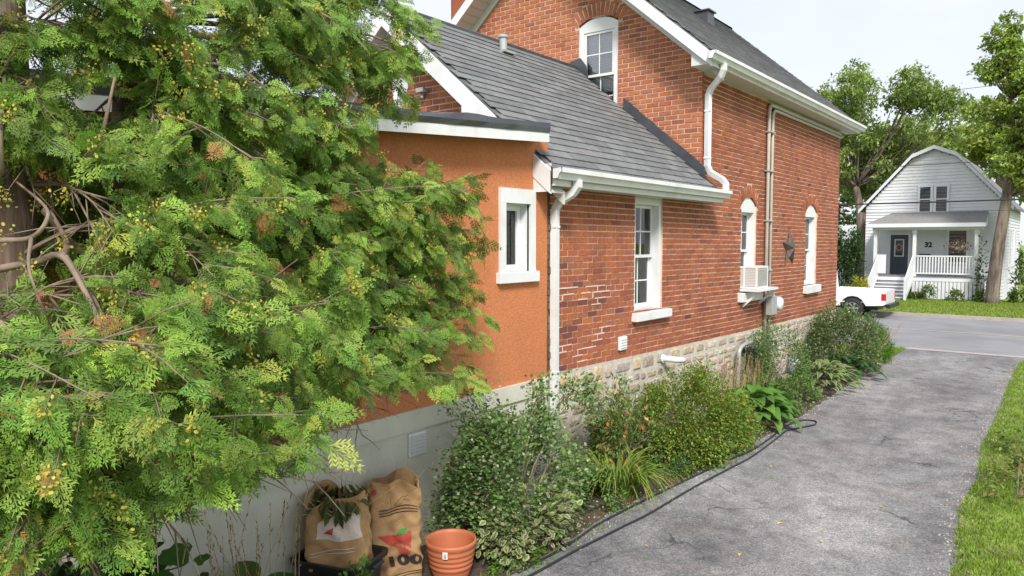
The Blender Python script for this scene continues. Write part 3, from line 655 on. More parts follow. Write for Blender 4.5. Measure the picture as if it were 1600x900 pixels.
G().tube([(W+.15, 13.86, 1.62), (W+.2, 13.6, 1.86), (W+.22, 13.35, 1.86)], .022, 8).build('elbow_pipe', 'vinyl', t)
t = wallthing('gas_riser', 'grey gas pipe bending into a meter in front of the stone foundation', 'gas pipe', (W, 12.2, 0))
G().tube(bez([(W+.14, 12.15, .05), (W+.14, 12.15, .75), (W+.14, 12.19, .93), (W+.14, 12.38, .99), (W+.14, 12.75, 1.0)], 5), .035, 10).build('pipe', 'grey_metal', t, smooth=True)
g = G(); g.box(W+.04, W+.26, 12.62, 12.92, .55, .9); g.build('meter_body', 'tub', t, bevel=.03)
G().tube([(W+.14, 12.7, .3), (W+.14, 12.7, .56)], .03, 8).build('lower_pipe', 'grey_metal', t)
t = wallthing('vent_cover', 'small white vent cover on brick between downspout and window', 'vent', (W, 8.4, 1.44))
g = G(); g.box(W+.001, W+.045, 8.31, 8.49, 1.355, 1.53); g.build('cover', 'vinyl', t, bevel=.012)
for k in range(4): z = 1.385+k*.033; G().box(W+.045, W+.052, 8.33, 8.47, z, z+.012).build('slat', 'soffit', t)
t = wallthing('exhaust_pipe', 'white plastic exhaust pipe stub poking out of the stone foundation', 'pipe', (W, 9.6, 1.08))
G().tube(bez([(W-.02, 9.55, 1.10), (W+.12, 9.56, 1.10), (W+.2, 9.62, 1.09), (W+.23, 9.78, 1.07)], 4), .045, 12).build('pipe', 'vinyl', t, smooth=True)
G().tube([(W+.021, 9.55, 1.10), (W+.045, 9.55, 1.10)], .062, 12).build('collar', 'vinyl', t)
t = wallthing('wall_vent', 'white slatted vent grille on the pale concrete base near paper bags', 'vent', (-4.65, 4.66, .95))
g = G(); g.box(-4.654, -4.63, 4.56, 4.77, .86, 1.06); g.build('frame', 'vinyl', t)
for k in range(6): z = .88+k*.029; G().box(-4.629, -4.618, 4.575, 4.755, z, z+.016).build('slat', 'soffit', t)

# ================================================================== GARDEN THINGS
# terracotta pot
t = thing('plant_pot', 'empty terracotta coloured plastic pot with ribbed sides', 'pot', (-4.02, 4.42, .01))
R1 = .205; prof = [(.0, .012), (.12, .012), (.135, 0), (.145, .02), (.165, .08)]
for k in range(4): z = .10+k*.042; prof += [(.166+.008*k, z), (.176+.007*k, z+.008), (.177+.007*k, z+.024), (.170+.008*k, z+.032)]
prof += [(.198, .275), (.206, .285), (.211, .31), (.205, .325), (.192, .322), (.185, .30), (.18, .27), (.15, .09), (.13, .035), (0, .035)]
G().lathe(prof, (-4.02, 4.42, .01), 40).build('pot_body', 'terracotta', t, smooth=True)
for k in range(4): z = .12+k*.04; G().lathe([(.152+.0095*k, z), (.148+.0095*k, z+.006), (.155+.0095*k, z+.012)], (-4.02, 4.42, .01), 36).build('inner_ring', 'terracotta', t, smooth=True)
G().lathe([(0, .05), (.138, .05)], (-4.02, 4.42, .01), 24).build('soil', 'soil', t)
def on_pot(th, z): r = .2045+.0*z; return (-4.02+r*math.cos(th), 4.42+r*math.sin(th), .01+z)
th0 = -1.06; P = [on_pot(th0+a, z) for a, z in ((-.1, .235), (.1, .235), (.1, .29), (-.1, .29))]
st = G().prism(P, (.004, -.006, 0)).build('sticker', 'vinyl', t)
P = [Vector(on_pot(th0+a, z))+Vector((.006, -.009, 0)) for a, z in ((-.045, .247), (.05, .247), (.05, .277), (-.045, .277))]; G().prism(P, (.001, -.0015, 0)).build('sticker_mark', 'grey_metal', st)

# black tub
def rect_ring(cx, cy, rz, a, b, z, n=8, rad=.06):
    out = []
    for qx, qy, s in ((1, 1, 0), (-1, 1, 1), (-1, -1, 2), (1, -1, 3)):
        for k in range(n): an = s*math.pi/2+k/(n-1)*math.pi/2; out.append(((a-rad)*qx+rad*math.cos(an), (b-rad)*qy+rad*math.sin(an)))
    c, s_ = math.cos(rz), math.sin(rz); return [(cx+x*c-y*s_, cy+x*s_+y*c, z) for x, y in out]
def loft(g, rings, cap0=True, cap1=False):
    n = len(rings[0]); vs = [p for r in rings for p in r]
    fs = [(i*n+j, i*n+(j+1) % n, (i+1)*n+(j+1) % n, (i+1)*n+j) for i in range(len(rings)-1) for j in range(n)]
    if cap0: fs.append(tuple(range(n-1, -1, -1)))
    if cap1: fs.append(tuple((len(rings)-1)*n+j for j in range(n)))
    return g.add(vs, fs)
tx, ty, tr = -4.36, 3.56, .30
t = thing('black_tub', 'black plastic tub holding a yard waste bag against the wall', 'tub', (tx, ty, .006), rz=0)
rr = [rect_ring(tx, ty, tr, a, b, z+.006) for a, b, z in ((.235, .165, 0), (.25, .18, .1), (.275, .205, .36), (.30, .23, .365), (.305, .235, .40), (.297, .227, .405), (.272, .202, .40), (.24, .17, .03))]
g = G(); loft(g, rr, True, True); g.build('tub_body', 'tub', t, smooth=False)
for sx in (-1, 1):
    c, s_ = math.cos(tr), math.sin(tr); x = sx*.325; G().tube([(tx+x*c-y*s_, ty+x*s_+y*c, .37) for y in (-.07, -.06, .06, .07)], .014, 6).build('handle', 'tub', t)

# yard-waste bags
def txt_mesh(body, size, extr=0.):
    cu = bpy.data.curves.new('t', 'FONT'); cu.body = body; cu.size = size; cu.align_x = 'CENTER'; cu.offset = size*.045; cu.resolution_u = 3
    o = bpy.data.objects.new('t', cu); col.objects.link(o); dg = bpy.context.evaluated_depsgraph_get(); me = o.evaluated_get(dg).to_mesh()
    bm = bmesh.new(); bm.from_mesh(me); bmesh.ops.subdivide_edges(bm, edges=[e for e in bm.edges if e.calc_length() > size*.2], cuts=2)
    v = [(p.co.x, p.co.y) for p in bm.verts]; f = [tuple(q.index for q in fc.verts) for fc in bm.faces]; bm.free()
    o.evaluated_get(dg).to_mesh_clear(); bpy.data.objects.remove(o); return v, f
class Bag:
    def __init__(s, c, rz, a, b, z0, h, lean, seed):
        s.c, s.rz, s.a, s.b, s.z0, s.h, s.lean = c, rz, a, b, z0, h, lean; s.r = random.Random(seed); s.ph = [s.r.uniform(0, 6.28) for _ in range(12)]
    def pt(s, th, v, off=0.):
        """th angle round the bag, v 0..1 up"""
        ca, sa = math.cos(th), math.sin(th); q = (abs(ca)**7+abs(sa)**7)**(1/7); ph = s.ph
        bul = 1+.05*math.sin(math.pi*min(1, v*1.1))-.02*v
        wr = .009*math.sin(v*17+2.2*math.sin(th*2+ph[0])+ph[1])+.007*math.sin(v*39+3*math.sin(th*3+ph[2])+ph[3])+.010*math.sin(th*5+v*7+ph[4])+.007*math.sin(th*11+v*21+ph[5])
        wr *= (.4+.5*abs(math.sin(v*4+ph[6])))
        tri = lambda q: abs((q/math.pi) % 2-1)*2-1
        wr += .007*tri(v*23+3.1*math.sin(th*2+ph[9])+ph[1])*tri(th*1.5+v*5+ph[10])+.006*tri(th*7+v*16+ph[11])+.004*tri(v*47-th*6+ph[2])
        x = s.a*ca/q*bul; y = s.b*sa/q*bul; r = math.hypot(x, y); k = 1+(wr+off)/r; x *= k; y *= k
        z = s.z0+s.h*v*(1+.05*math.sin(th*2+ph[7])*v+.03*math.sin(th*5+ph[8])*v)
        x += s.lean[0]*v*v; y += s.lean[1]*v*v; c, n = math.cos(s.rz), math.sin(s.rz)
        return (s.c[0]+x*c-y*n, s.c[1]+x*n+y*c, z)
    def front(s, u, w, off=.004):
        """u metres across the front face (local -y side), w metres above base"""
        th = -math.pi/2+math.atan2(u, s.b)*(.98); return s.pt(th, w/s.h, off)
    def body(s, root, m='paper'):
        g = G(); n, k = 84, 60; rings = [[s.pt(2*math.pi*j/n, i/k) for j in range(n)] for i in range(k+1)]
        inner = [[s.pt(2*math.pi*j/n, v, -.012) for j in range(n)] for v in (1., .9, .78)]
        loft(g, rings+inner, True, True); return g.build('bag_body', m, root, smooth=False)
    def print2(s, name, root, v, f, u, w, m, rot=0., off=.010):
        c, n = math.cos(rot), math.sin(rot); g = G(); g.add([s.front(u+x*c-y*n, w+x*n+y*c, off) for x, y in v], f); return g.build(name, m, root, normals=False)
def blob(pts, n=10):
    # triangle fan patch with inner rings so that it follows the creases
    c = (sum(p[0] for p in pts)/len(pts), sum(p[1] for p in pts)/len(pts)); v, f = [c], []
    out = []
    for a, b in zip(pts, pts[1:]+pts[:1]): out += [(a[0]+(b[0]-a[0])*k/5, a[1]+(b[1]-a[1])*k/5) for k in range(5)]
    N = len(out)
    for r in (.2, .4, .6, .8, 1.): v += [(c[0]+(p[0]-c[0])*r, c[1]+(p[1]-c[1])*r) for p in out]
    f += [(0, 1+j, 1+(j+1) % N) for j in range(N)]
    for k in range(4): f += [(1+k*N+j, 1+k*N+(j+1) % N, 1+(k+1)*N+(j+1) % N, 1+(k+1)*N+j) for j in range(N)]
    return v, f
rzb = math.atan2(-4.25, 4.3)+math.pi/2
t = thing('paper_bag', 'tall brown paper yard waste bag printed 100, standing on the ground beside the pot', 'bag', (-4.38, 4.14, .006))
B = Bag((-4.38, 4.14), rzb+.1, .20, .13, .006, .80, (.0, .02), 3); bb = B.body(t)
B.print2('number_print', t, *txt_mesh('100', .115), .04, .16, 'ink', .10)
B.print2('red_print', t, *blob([(-.09, .40), (.02, .40), (.075, .43), (.07, .33), (.055, .25), (.03, .235), (.0, .30), (-.05, .35)]), 0, 0, 'red')
B.print2('green_print', t, *blob([(.0, .405), (.05, .405), (.055, .445), (.015, .44)]), 0, 0, 'greenink', off=.013)
B.print2('red_print', t, *blob([(-.15, .70), (-.1, .715), (-.11, .75), (-.15, .74)]), 0, 0, 'red')
for k in range(3): B.print2('small_print', t, *blob([(-.08, .55+.022*k), (.12, .59+.022*k), (.12, .596+.022*k), (-.08, .556+.022*k)]), 0, 0, 'ink')
for k in range(2): B.print2('small_print', t, *blob([(-.02, .055+.02*k), (.13, .085+.02*k), (.13, .09+.02*k), (-.02, .06+.02*k)]), 0, 0, 'ink')
t = thing('paper_bag', 'slumped brown paper yard waste bag stuffed with cuttings, sitting in the black tub', 'bag', (-4.37, 3.57, .05))
B2 = Bag((-4.37, 3.57), rzb-.12, .215, .155, .05, .80, (-.02, .03), 11); B2.body(t)
B2.print2('pale_print', t, *blob([(-.08, .66), (.15, .70), (.16, .52), (.0, .50), (-.09, .54)]), 0, 0, 'paper_white')
B2.print2('red_print', t, *blob([(-.05, .565), (-.02, .59), (.0, .60), (-.005, .55)]), 0, 0, 'red', off=.014)
for k in range(2): B2.print2('small_print', t, *blob([(-.12, .40+.025*k), (.1, .43+.025*k), (.1, .436+.025*k), (-.12, .406+.025*k)]), 0, 0, 'paper_white')
# clippings standing in the bags
def clip_things(Bg, n, name, label):
    g = G()
    for k in range(n):
        a = random.uniform(0, 6.28); r = random.uniform(.02, .12); p = Vector((Bg.c[0]+r*math.cos(a), Bg.c[1]+r*math.sin(a), Bg.z0+Bg.h*.8))
        d = Vector((math.cos(a)*random.uniform(.2, 1.2), math.sin(a)*random.uniform(.2, 1.2), random.uniform(.3, 1.))).normalized(); L = random.uniform(.16, .42)
        g.tube([p, p+d*L*.5, p+d*L+Vector((0, 0, -random.uniform(0, .08)))], [.004, .003, .0015], 4)
    o = g.build(name, 'straw'); return set_props(o, label, 'clippings')
clip_things(B2, 34, 'dry_stalks', 'pale dry stalks sticking out of the slumped paper bag')
clip_things(B, 12, 'dry_stalks', 'few thin dry stalks sticking out of the tall paper bag')

n = 150; a = rng.uniform(0, 2*np.pi, n); q = rng.random(n)**.5*.17; pos = np.c_[-4.37+q*np.cos(a), 3.57+q*np.sin(a), .84+rng.normal(0, .035, n)]
d = np.c_[np.cos(a), np.sin(a), rng.normal(-.9, .5, n)]; WILT = np.array([(0, 0, 0), (.3, .14, .02), (.7, .15, -.05), (1, 0, -.2), (.7, -.15, -.05), (.3, -.14, .02)])
DEFER = ('wilted_cuttings', pos, d, n)
# hose
A_ = [(-3.55, 4.3), (-3.5, 4.9), (-3.48, 5.46), (-3.42, 6.22), (-3.38, 6.68), (-3.36, 7.7), (-3.3, 8.69), (-3.27, 9.29), (-3.31, 10.37), (-3.33, 10.84), (-3.2, 11.21), (-3.12, 11.43), (-3.15, 11.65), (-3.24, 11.69), (-3.35, 11.6), (-3.42, 11.2), (-3.40, 10.67), (-3.37, 9.6), (-3.44, 8.98), (-3.5, 8.29), (-3.55, 7.66), (-3.61, 6.79), (-3.64, 6.12), (-3.6, 5.5), (-3.62, 4.8)]
g = G(); g.tube(bez([(x, y, .022) for x, y in A_], 6), .0105, 8); set_props(g.build('garden_hose', 'hose', smooth=True), 'black rubber garden hose doubled along the edge of the driveway', 'hose')

# ================================================================== FOLIAGE HELPERS
def rot_from(dirs, ups):
    d = dirs/np.linalg.norm(dirs, axis=1, keepdims=True); s = np.cross(d, ups); s /= np.linalg.norm(s, axis=1, keepdims=True)+1e-9; n = np.cross(s, d); return np.stack([d, s, n], axis=2)
def scatter(T, F, pos, Rm, scl, C, tcol=None):
    """T template verts (k,3); returns world verts, faces, colours"""
    N, k = len(pos), len(T); V = np.einsum('nij,kj->nki', Rm, T)*scl[:, None, None]+pos[:, None, :]
    Fs = (np.asarray(F)[None]+(np.arange(N)*k)[:, None, None]).reshape(-1, len(F[0])); Cc = np.repeat(C[:, None, :], k, 1)
    if tcol is not None: Cc = Cc*tcol[None, :, None]
    return V.reshape(-1, 3), Fs, Cc.reshape(-1, 3)
LEAF_T = np.array([(0, 0, 0), (.45, .28, .05), (1, 0, -.06), (.45, -.28, .05)]); LEAF_F = [(0, 1, 2, 3)]
LONG_T = np.array([(0, 0, 0), (.45, .13, .04), (1, 0, -.1), (.45, -.13, .04)])
ROUND_T = np.array([(0, 0, 0), (.25, .36, .06), (.75, .36, .06), (1, 0, 0), (.75, -.36, .06), (.25, -.36, .06)]); ROUND_F = [(0, 1, 2, 3), (0, 3, 4, 5)]
def pal(cols, n, s=.2):
    c = np.array(cols)[rng.integers(0, len(cols), n)]; return np.clip(c*(1+rng.normal(0, s, (n, 1)))*(1+rng.normal(0, s*.25, (n, 3))), .002, .9)
def rdirs(n): d = rng.normal(0, 1, (n, 3)); return d/np.linalg.norm(d, axis=1, keepdims=True)
def leaf_mesh(name, pos, dirs, ups, size, cols, parent, T=LEAF_T, F=LEAF_F, tcol=None, m='foliage'):
    V, Fs, C = scatter(T, F, pos, rot_from(dirs, ups), size, cols, tcol); return np_mesh(name, V, Fs, m, parent, C)

def shrub(name, label, cat, base, rad, h, n, leaf, cols, T=LEAF_T, F=LEAF_F, clumps=26, shell=.55, lift=.25, stems=9, extra=None, tcol=None, stemmat='twig', spread=.16, arch=None, group=None):
    t = thing(name, label, cat, (base[0], base[1], .005), group); bx, by = base; rx, ry = rad
    # stems that fan out to the clump centres
    a = rng.uniform(0, 2*np.pi, clumps); u = rng.uniform(.05, 1, clumps)**.8; r = np.sqrt(1-(1-u)**2*.0)*rng.uniform(shell, 1, clumps)
    el = np.arccos(rng.uniform(.02, 1, clumps)); cz = h*(lift+(1-lift)*np.cos(el)*rng.uniform(.75, 1.02, clumps)); cr = np.sin(el)*.75+.12
    cx = bx+rx*cr*np.cos(a); cy = by+ry*cr*np.sin(a); CC = np.c_[cx, cy, cz-.06*h]
    if arch is not None: CC = np.r_[CC, np.array(arch)]
    g = G()
    for k in range(min(len(CC), stems)):
        c = CC[-1-k]; p0 = Vector((bx+random.uniform(-.3, .3)*rx, by+random.uniform(-.3, .3)*ry, 0)); p2 = Vector(c); p1 = p0.lerp(p2, .5)+Vector((0, 0, .12*h)); g.tube([p0, p1, p2], [.008, .006, .003], 5)
    if g.v: g.build('stem', stemmat, t)
    w = rng.dirichlet(np.ones(len(CC))*3); idx = rng.choice(len(CC), n, p=w); sp = np.array([rx, ry, h])*spread
    off = np.clip(rng.normal(0, 1, (n, 3)), -1.7, 1.7)*sp; pos = CC[idx]+off; pos[:, 2] = np.maximum(pos[:, 2], .02); pos[:, 0] = np.maximum(pos[:, 0], W+.06 if by < 21 else -99)
    if by < 21: pos = pos[np.hypot(pos[:, 0]+4.02, pos[:, 1]-4.42) > .27]; n = len(pos)      # nothing grows through the pot
    out = pos-np.array([bx, by, h*.25]); d = out/np.linalg.norm(out, axis=1, keepdims=True)+rdirs(n)*.8+np.array([0, 0, -.15]); ups = np.array([0, 0, 1.])+rdirs(n)*.55
    o = leaf_mesh('foliage', pos, d, ups, leaf*rng.uniform(.65, 1.25, n), pal(cols, n), t, T, F, tcol)
    if extra:
        for nm, k, size, cc, Tt, Ff in extra:
            j = rng.integers(0, n, k); p = pos[j]+rdirs(k)*.03; p[:, 2] += .015; ex_ = leaf_mesh(nm, p, rdirs(k)+np.array([0, 0, .3]), np.array([0, 0, 1.])+rdirs(k)*.6, size*rng.uniform(.6, 1.3, k), pal(cc, k, .15), t, Tt, Ff); set_props(ex_, kind='stuff')
    return t
def hosta_leaf(L=.26, wd=.085, cols=((.07, .17, .03), (.07, .17, .03)), droop=.35, name='leaf'):
    """one broad ribbed leaf blade along +x with petiole, edge colour cols[1]"""
    g = G(); nu, nv = 9, 7; vs, fs, cs = [], [], []
    for i in range(nu):
        t = i/(nu-1); w = wd*math.sin(math.pi*min(1, t**.75*.98+.02))**.8*(1-.15*t); x = L*t; z = .35*L*math.sin(t*1.6)-droop*L*t*t*1.4
        for j in range(nv):
            s = (j/(nv-1)-.5)*2; rib = .004*math.cos(s*9); vs.append((x, s*w, z+abs(s)**1.6*w*.35+rib)); e = abs(s)**3; cs.append(tuple(a*(1-e)+b*e for a, b in zip(*cols)))
    for i in range(nu-1):
        for j in range(nv-1): a = i*nv+j; fs.append((a, a+1, a+nv+1, a+nv))
    me = bpy.data.meshes.new(name); me.from_pydata(vs, [], fs); a = me.attributes.new('Col', 'FLOAT_COLOR', 'POINT'); a.data.foreach_set('color', np.array([(*c, 1) for c in cs], dtype=np.float32).ravel())
    me.polygons.foreach_set('use_smooth', [True]*len(fs)); me.materials.append(M['foliage']); return me
def hosta(label, base, n, L, wd, cols, spread=.22, h=.22, group=None, name='hosta'):
    t = thing(name, label, 'hosta', (base[0], base[1], .005), group); ms = [hosta_leaf(L*s, wd*s, c, dr) for s, dr in ((1, .42), (.85, .3), (1.1, .5)) for c in cols]
    for k in range(n):
        a = 2.4*k+random.uniform(-.4, .4); f = (k+.5)/n; r = spread*f**.6*random.uniform(.7, 1.1)
        o = link('leaf', random.choice(ms), t); o.location = (math.cos(a)*r, math.sin(a)*r, h*(1-.75*f)+random.uniform(0, .04)); o.rotation_euler = (random.uniform(-.35, .35), .55*f-.45+random.uniform(-.2, .2), a)
        if base[0]+math.cos(a)*(r+L*.8) < W+.02: o.rotation_euler[1] -= .6; o.location[0] += .08
    return t
def blades(label, base, n, L, wd, cols, name='daylily', cat='daylily', spread=.12, dr=1.0):
    t = thing(name, label, cat, (base[0], base[1], .005)); ms = []
    for c in cols:
        for q in range(3):
            g = G(); vs, fs = [], []; nu = 9; cc = []
            for i in range(nu):
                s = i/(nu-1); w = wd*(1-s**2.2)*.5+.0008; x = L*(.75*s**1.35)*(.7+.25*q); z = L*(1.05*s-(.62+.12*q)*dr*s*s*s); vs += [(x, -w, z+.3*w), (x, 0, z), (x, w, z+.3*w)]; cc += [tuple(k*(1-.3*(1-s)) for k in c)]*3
            for i in range(nu-1): a = i*3; fs += [(a, a+1, a+4, a+3), (a+1, a+2, a+5, a+4)]
            me = bpy.data.meshes.new('blade'); me.from_pydata(vs, [], fs); at = me.attributes.new('Col', 'FLOAT_COLOR', 'POINT'); at.data.foreach_set('color', np.array([(*k, 1) for k in cc], dtype=np.float32).ravel()); me.materials.append(M['foliage']); ms.append(me)
    for k in range(n):
        a = random.uniform(0, 6.283); r = spread*random.random()**.5; o = link('blade', random.choice(ms), t); o.location = (r*math.cos(a), r*math.sin(a), 0); o.rotation_euler = (random.uniform(-.12, .12), random.uniform(-.12, .2), a+random.uniform(-.5, .5)); s = random.uniform(.65, 1.15); o.scale = (s, s, s)
        if base[0]+math.cos(a)*L*.6 < W+.03: o.rotation_euler[1] -= .55
    return t
def plumes(label, base, n, h, cols, name='dry_grass', cat='grass', spread=.2, lean=(0, 0), head=.35, group=None):
    t = thing(name, label, cat, (base[0], base[1], .005), group); g = G(); P, D = [], []
    for k in range(n):
        p0 = Vector((base[0]+random.uniform(-1, 1)*spread*.6, base[1]+random.uniform(-1, 1)*spread, 0)); hh = h*random.uniform(.7, 1.05); d = Vector((random.gauss(lean[0], .12), random.gauss(lean[1], .18), 1)).normalized(); p2 = p0+d*hh; p2.x = max(p2.x, W+.08); p1 = p0.lerp(p2, .55)+Vector((0, 0, .03)); g.tube([p0, p1, p2], [.003, .0025, .001], 4)
        for q in range(16): s = 1-head*random.random(); P.append(p0.lerp(p2, s)); D.append(d+Vector((random.gauss(0, .35), random.gauss(0, .35), random.gauss(.2, .3))))
    g.build('stalk', 'straw', t); n2 = len(P); sh_ = leaf_mesh('seed_head', np.array(P), np.array(D), np.array([0, 0, 1.])+rdirs(n2)*.8, .03*rng.uniform(.6, 1.4, n2), pal(cols, n2), t, LONG_T); set_props(sh_, kind='stuff')
    return t

nm, pos, d, n = DEFER; o = leaf_mesh(nm, pos, d, np.array([0, 0, 1.])+rdirs(n)*.4, .11*rng.uniform(.7, 1.3, n), pal([(.10, .13, .035), (.07, .10, .03), (.14, .16, .05)], n), None, np.array([(0, 0, 0), (.3, .14, .02), (.7, .15, -.05), (1, 0, -.2), (.7, -.15, -.05), (.3, -.14, .02)]), ROUND_F); set_props(o, 'wilted dark green cuttings drooping over the rim of the slumped bag', 'cuttings', kind='stuff')
# ================================================================== PLANTING BED (from the yard to the street)
GRN = [(.125, .235, .05), (.155, .28, .06), (.10, .195, .045), (.20, .32, .085), (.145, .245, .075)]
PALE = [(.42, .45, .34), (.5, .5, .42)]
shrub('snowberry_shrub', 'tall loose grey-green shrub with tiny white flowers behind the variegated bush', 'shrub', (-4.18, 5.5), (.46, 1.08), 1.15, 17000, .035, GRN+[(.23, .32, .12), (.28, .35, .16), (.34, .40, .23)], T=ROUND_T, F=ROUND_F, clumps=85, stems=40, spread=.10,
      arch=[(-4.35, 4.85, 1.25), (-4.3, 4.95, 1.38), (-4.25, 5.1, 1.3), (-4.35, 5.25, 1.2), (-4.2, 6.4, 1.2), (-4.15, 6.7, 1.12), (-4.1, 6.9, 1.0), (-4.05, 6.6, 1.05), (-4.2, 5.9, 1.25), (-4.2, 4.78, .92), (-4.2, 4.80, .62), (-4.2, 4.92, 1.08), (-4.25, 4.68, .78), (-4.1, 4.95, .75)], extra=[('white_flower', 900, .022, PALE, ROUND_T, ROUND_F)])
def var_t():
    return np.array([(0, 0, 0), (.5, .20, .03), (1, 0, -.06), (.5, -.20, .03), (0, 0, -.002), (.35, .34, .05), (.75, .26, .03), (1.02, 0, -.07), (.75, -.26, .03), (.35, -.34, .05)])
vt = var_t(); vf = [(4, 5, 6, 7), (4, 7, 8, 9), (0, 1, 2, 3)]; vc = np.array([.42]*4+[1.]*6); vt[:4, 2] += .012
shrub('variegated_shrub', 'low bush with cream-edged green leaves behind the terracotta pot', 'shrub', (-3.92, 5.35), (.30, .62),   .47, 1900, .066, [(.36, .43, .18), (.43, .48, .23), (.29, .39, .13), (.48, .50, .29)], T=vt, F=vf, clumps=34, tcol=vc, spread=.17)
shrub('ground_cover', 'bright green low weeds at the foot of the pot', 'weeds', (-3.74, 4.95), (.16, .32), .10, 700, .03, [(.12, .24, .03), (.16, .28, .05), (.08, .18, .03)], clumps=20, stems=0)
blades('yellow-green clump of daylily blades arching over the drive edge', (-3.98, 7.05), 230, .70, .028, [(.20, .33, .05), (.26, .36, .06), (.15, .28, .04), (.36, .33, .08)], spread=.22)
shrub('lily_clump', 'tall fading lilies with orange flowers against the stone foundation', 'lily', (-4.25, 7.75), (.32, .55), .95, 2600, .08, [(.13, .24, .05), (.17, .29, .06), (.25, .28, .09), (.10, .19, .04)], T=LONG_T, clumps=30, stems=18, extra=[('flower', 80, .075, [(.62, .22, .08), (.55, .28, .12), (.6, .32, .16)], LEAF_T, LEAF_F), ('dry_leaf', 300, .06, [(.36, .25, .12), (.42, .33, .18)], LONG_T, LEAF_F)])
shrub('spirea_shrub', 'dense rounded spirea bush, green tipped with bronze, beside the doubled hose', 'shrub', (-4.02, 9.15), (.70, 1.15), 1.02, 20000, .042, [(.17, .30, .04), (.23, .36, .05), (.13, .24, .035), (.10, .19, .03), (.32, .39, .05), (.20, .24, .05)], clumps=75, spread=.12, stems=10, lift=.18,
      extra=[('bronze_tip', 2200, .036, [(.25, .12, .04), (.30, .17, .05), (.22, .15, .05)], LEAF_T, LEAF_F)])
shrub('ground_cover', 'pale grey-green lamium spreading beside the daylily', 'weeds', (-3.82, 7.95), (.22, .4), .2, 900, .04, [(.10, .19, .06), (.16, .25, .10), (.08, .17, .04)], clumps=22, stems=0)
hosta('large plain green hosta drooping over the drive behind the spirea', (-3.86, 11.0), 80, .27, .10, [((.12, .26, .045), (.13, .28, .05)), ((.09, .21, .04), (.10, .23, .045)), ((.16, .31, .06), (.17, .33, .065))], .50, .42)
for lb, b_, rd, hh, nn, lf, cc in (
 ('low yellow-green weeds between the spirea and the drive', (-3.62, 8.6), (.16, .8), .16, 900, .035, [(.18, .28, .04), (.22, .3, .06), (.13, .22, .03)]),
 ('dull green weeds between daylily and variegated bush', (-4.0, 6.5), (.3, .45), .35, 900, .045, GRN+[(.26, .28, .12)]),
 ('thin grass and weeds spilling from the bed by the hose loop', (-3.6, 10.1), (.14, .9), .14, 700, .03, [(.16, .26, .04), (.2, .28, .06)]),
 ('sprawling bronze weeds below the beige seed heads', (-4.05, 11.9), (.4, .6), .5, 1500, .05, GRN+[(.24, .22, .1), (.3, .22, .12)]),
 ('grey-green weeds below the big speckled shrub', (-3.85, 17.6), (.35, .8), .4, 1200, .055, GRN),
 ('small weeds between lilies and spirea', (-4.25, 8.3), (.3, .4), .4, 900, .045, [(.13, .23, .04), (.17, .26, .06)])):
    shrub('ground_cover', lb, 'weeds', b_, rd, hh, nn, lf, cc, clumps=26, stems=0)
plumes('beige feathery seed heads of grass behind the green hosta', (-4.25, 11.6), 60, 1.0, [(.36, .27, .17), (.42, .33, .22), (.28, .22, .13)], spread=.45)
shrub('flowering_shrub', 'leafy shrub dotted with white flowers in front of the conduits', 'shrub', (-4.2, 12.9), (.48, .9), 1.25, 8500, .042, GRN+[(.10, .17, .06)], clumps=50, stems=20, extra=[('white_flower', 300, .03, PALE, ROUND_T, ROUND_F)])
shrub('ground_cover', 'mixed green weeds between hostas at the drive edge', 'weeds', (-3.78, 12.7), (.32, .8), .42, 2600, .05, GRN+[(.14, .2, .05), (.2, .2, .08)], clumps=26, stems=0)
hosta('cream-edged variegated hosta with narrow leaves beside the drive', (-3.82, 14.2), 120, .24, .05, [((.14, .24, .05), (.48, .50, .30)), ((.17, .27, .06), (.42, .46, .25)), ((.12, .22, .04), (.50, .50, .34))], .62, .40)
shrub('flowering_shrub', 'big speckled shrub with pale seed heads at the street corner of the house', 'shrub', (-4.1, 17.0), (.75, 1.25), 1.3, 8500, .062, [(.11, .20, .05), (.14, .24, .06), (.085, .165, .045), (.19, .25, .10), (.25, .27, .15)], clumps=70, stems=26, spread=.13, extra=[('seed_head', 700, .045, [(.34, .30, .20), (.42, .38, .28), (.25, .22, .12)], LEAF_T, LEAF_F)])
hosta('second variegated hosta crowding towards the dark green one', (-3.85, 15.0), 80, .22, .05, [((.14, .24, .05), (.48, .50, .30)), ((.17, .27, .06), (.42, .46, .25))], .5, .34)
hosta('smaller plain green hosta tucked behind the large one', (-4.0, 11.75), 50, .24, .09, [((.09, .20, .035), (.10, .22, .04)), ((.12, .25, .045), (.13, .27, .05))], .42, .40)
hosta('dark green hosta below the big speckled shrub', (-3.74, 15.9), 60, .27, .08, [((.045, .11, .03), (.05, .13, .035)), ((.06, .14, .04), (.07, .16, .045))], .55, .34)
shrub('fern_clump', 'bright feathery green fern clump at the end of the bed', 'fern', (-3.85, 18.6), (.42, .55), .78, 3800, .075, [(.10, .25, .025), (.13, .29, .03), (.08, .20, .02)], T=LONG_T, clumps=36, stems=0, spread=.13)
plumes('thin grey stalks leaning out over the fern', (-3.9, 18.2), 14, 1.25, [(.22, .2, .15), (.3, .27, .2)], spread=.25, lean=(.55, .2), head=.6)
t = thing('watering_can', 'small blue-grey plastic can half hidden between hosta and shrub', 'can', (-4.25, 14.1, .0))
G().lathe([(.0, 0), (.11, .0), (.12, .02), (.115, .24), (.06, .30), (.05, .34), (0, .34)], (-4.25, 14.1, .30), 20).build('can_body', 'metalroof', t, smooth=True); G().tube([(-4.25, 14.1, .02), (-4.25, 14.1, .31)], .06, 10).build('stand', 'tub', t)
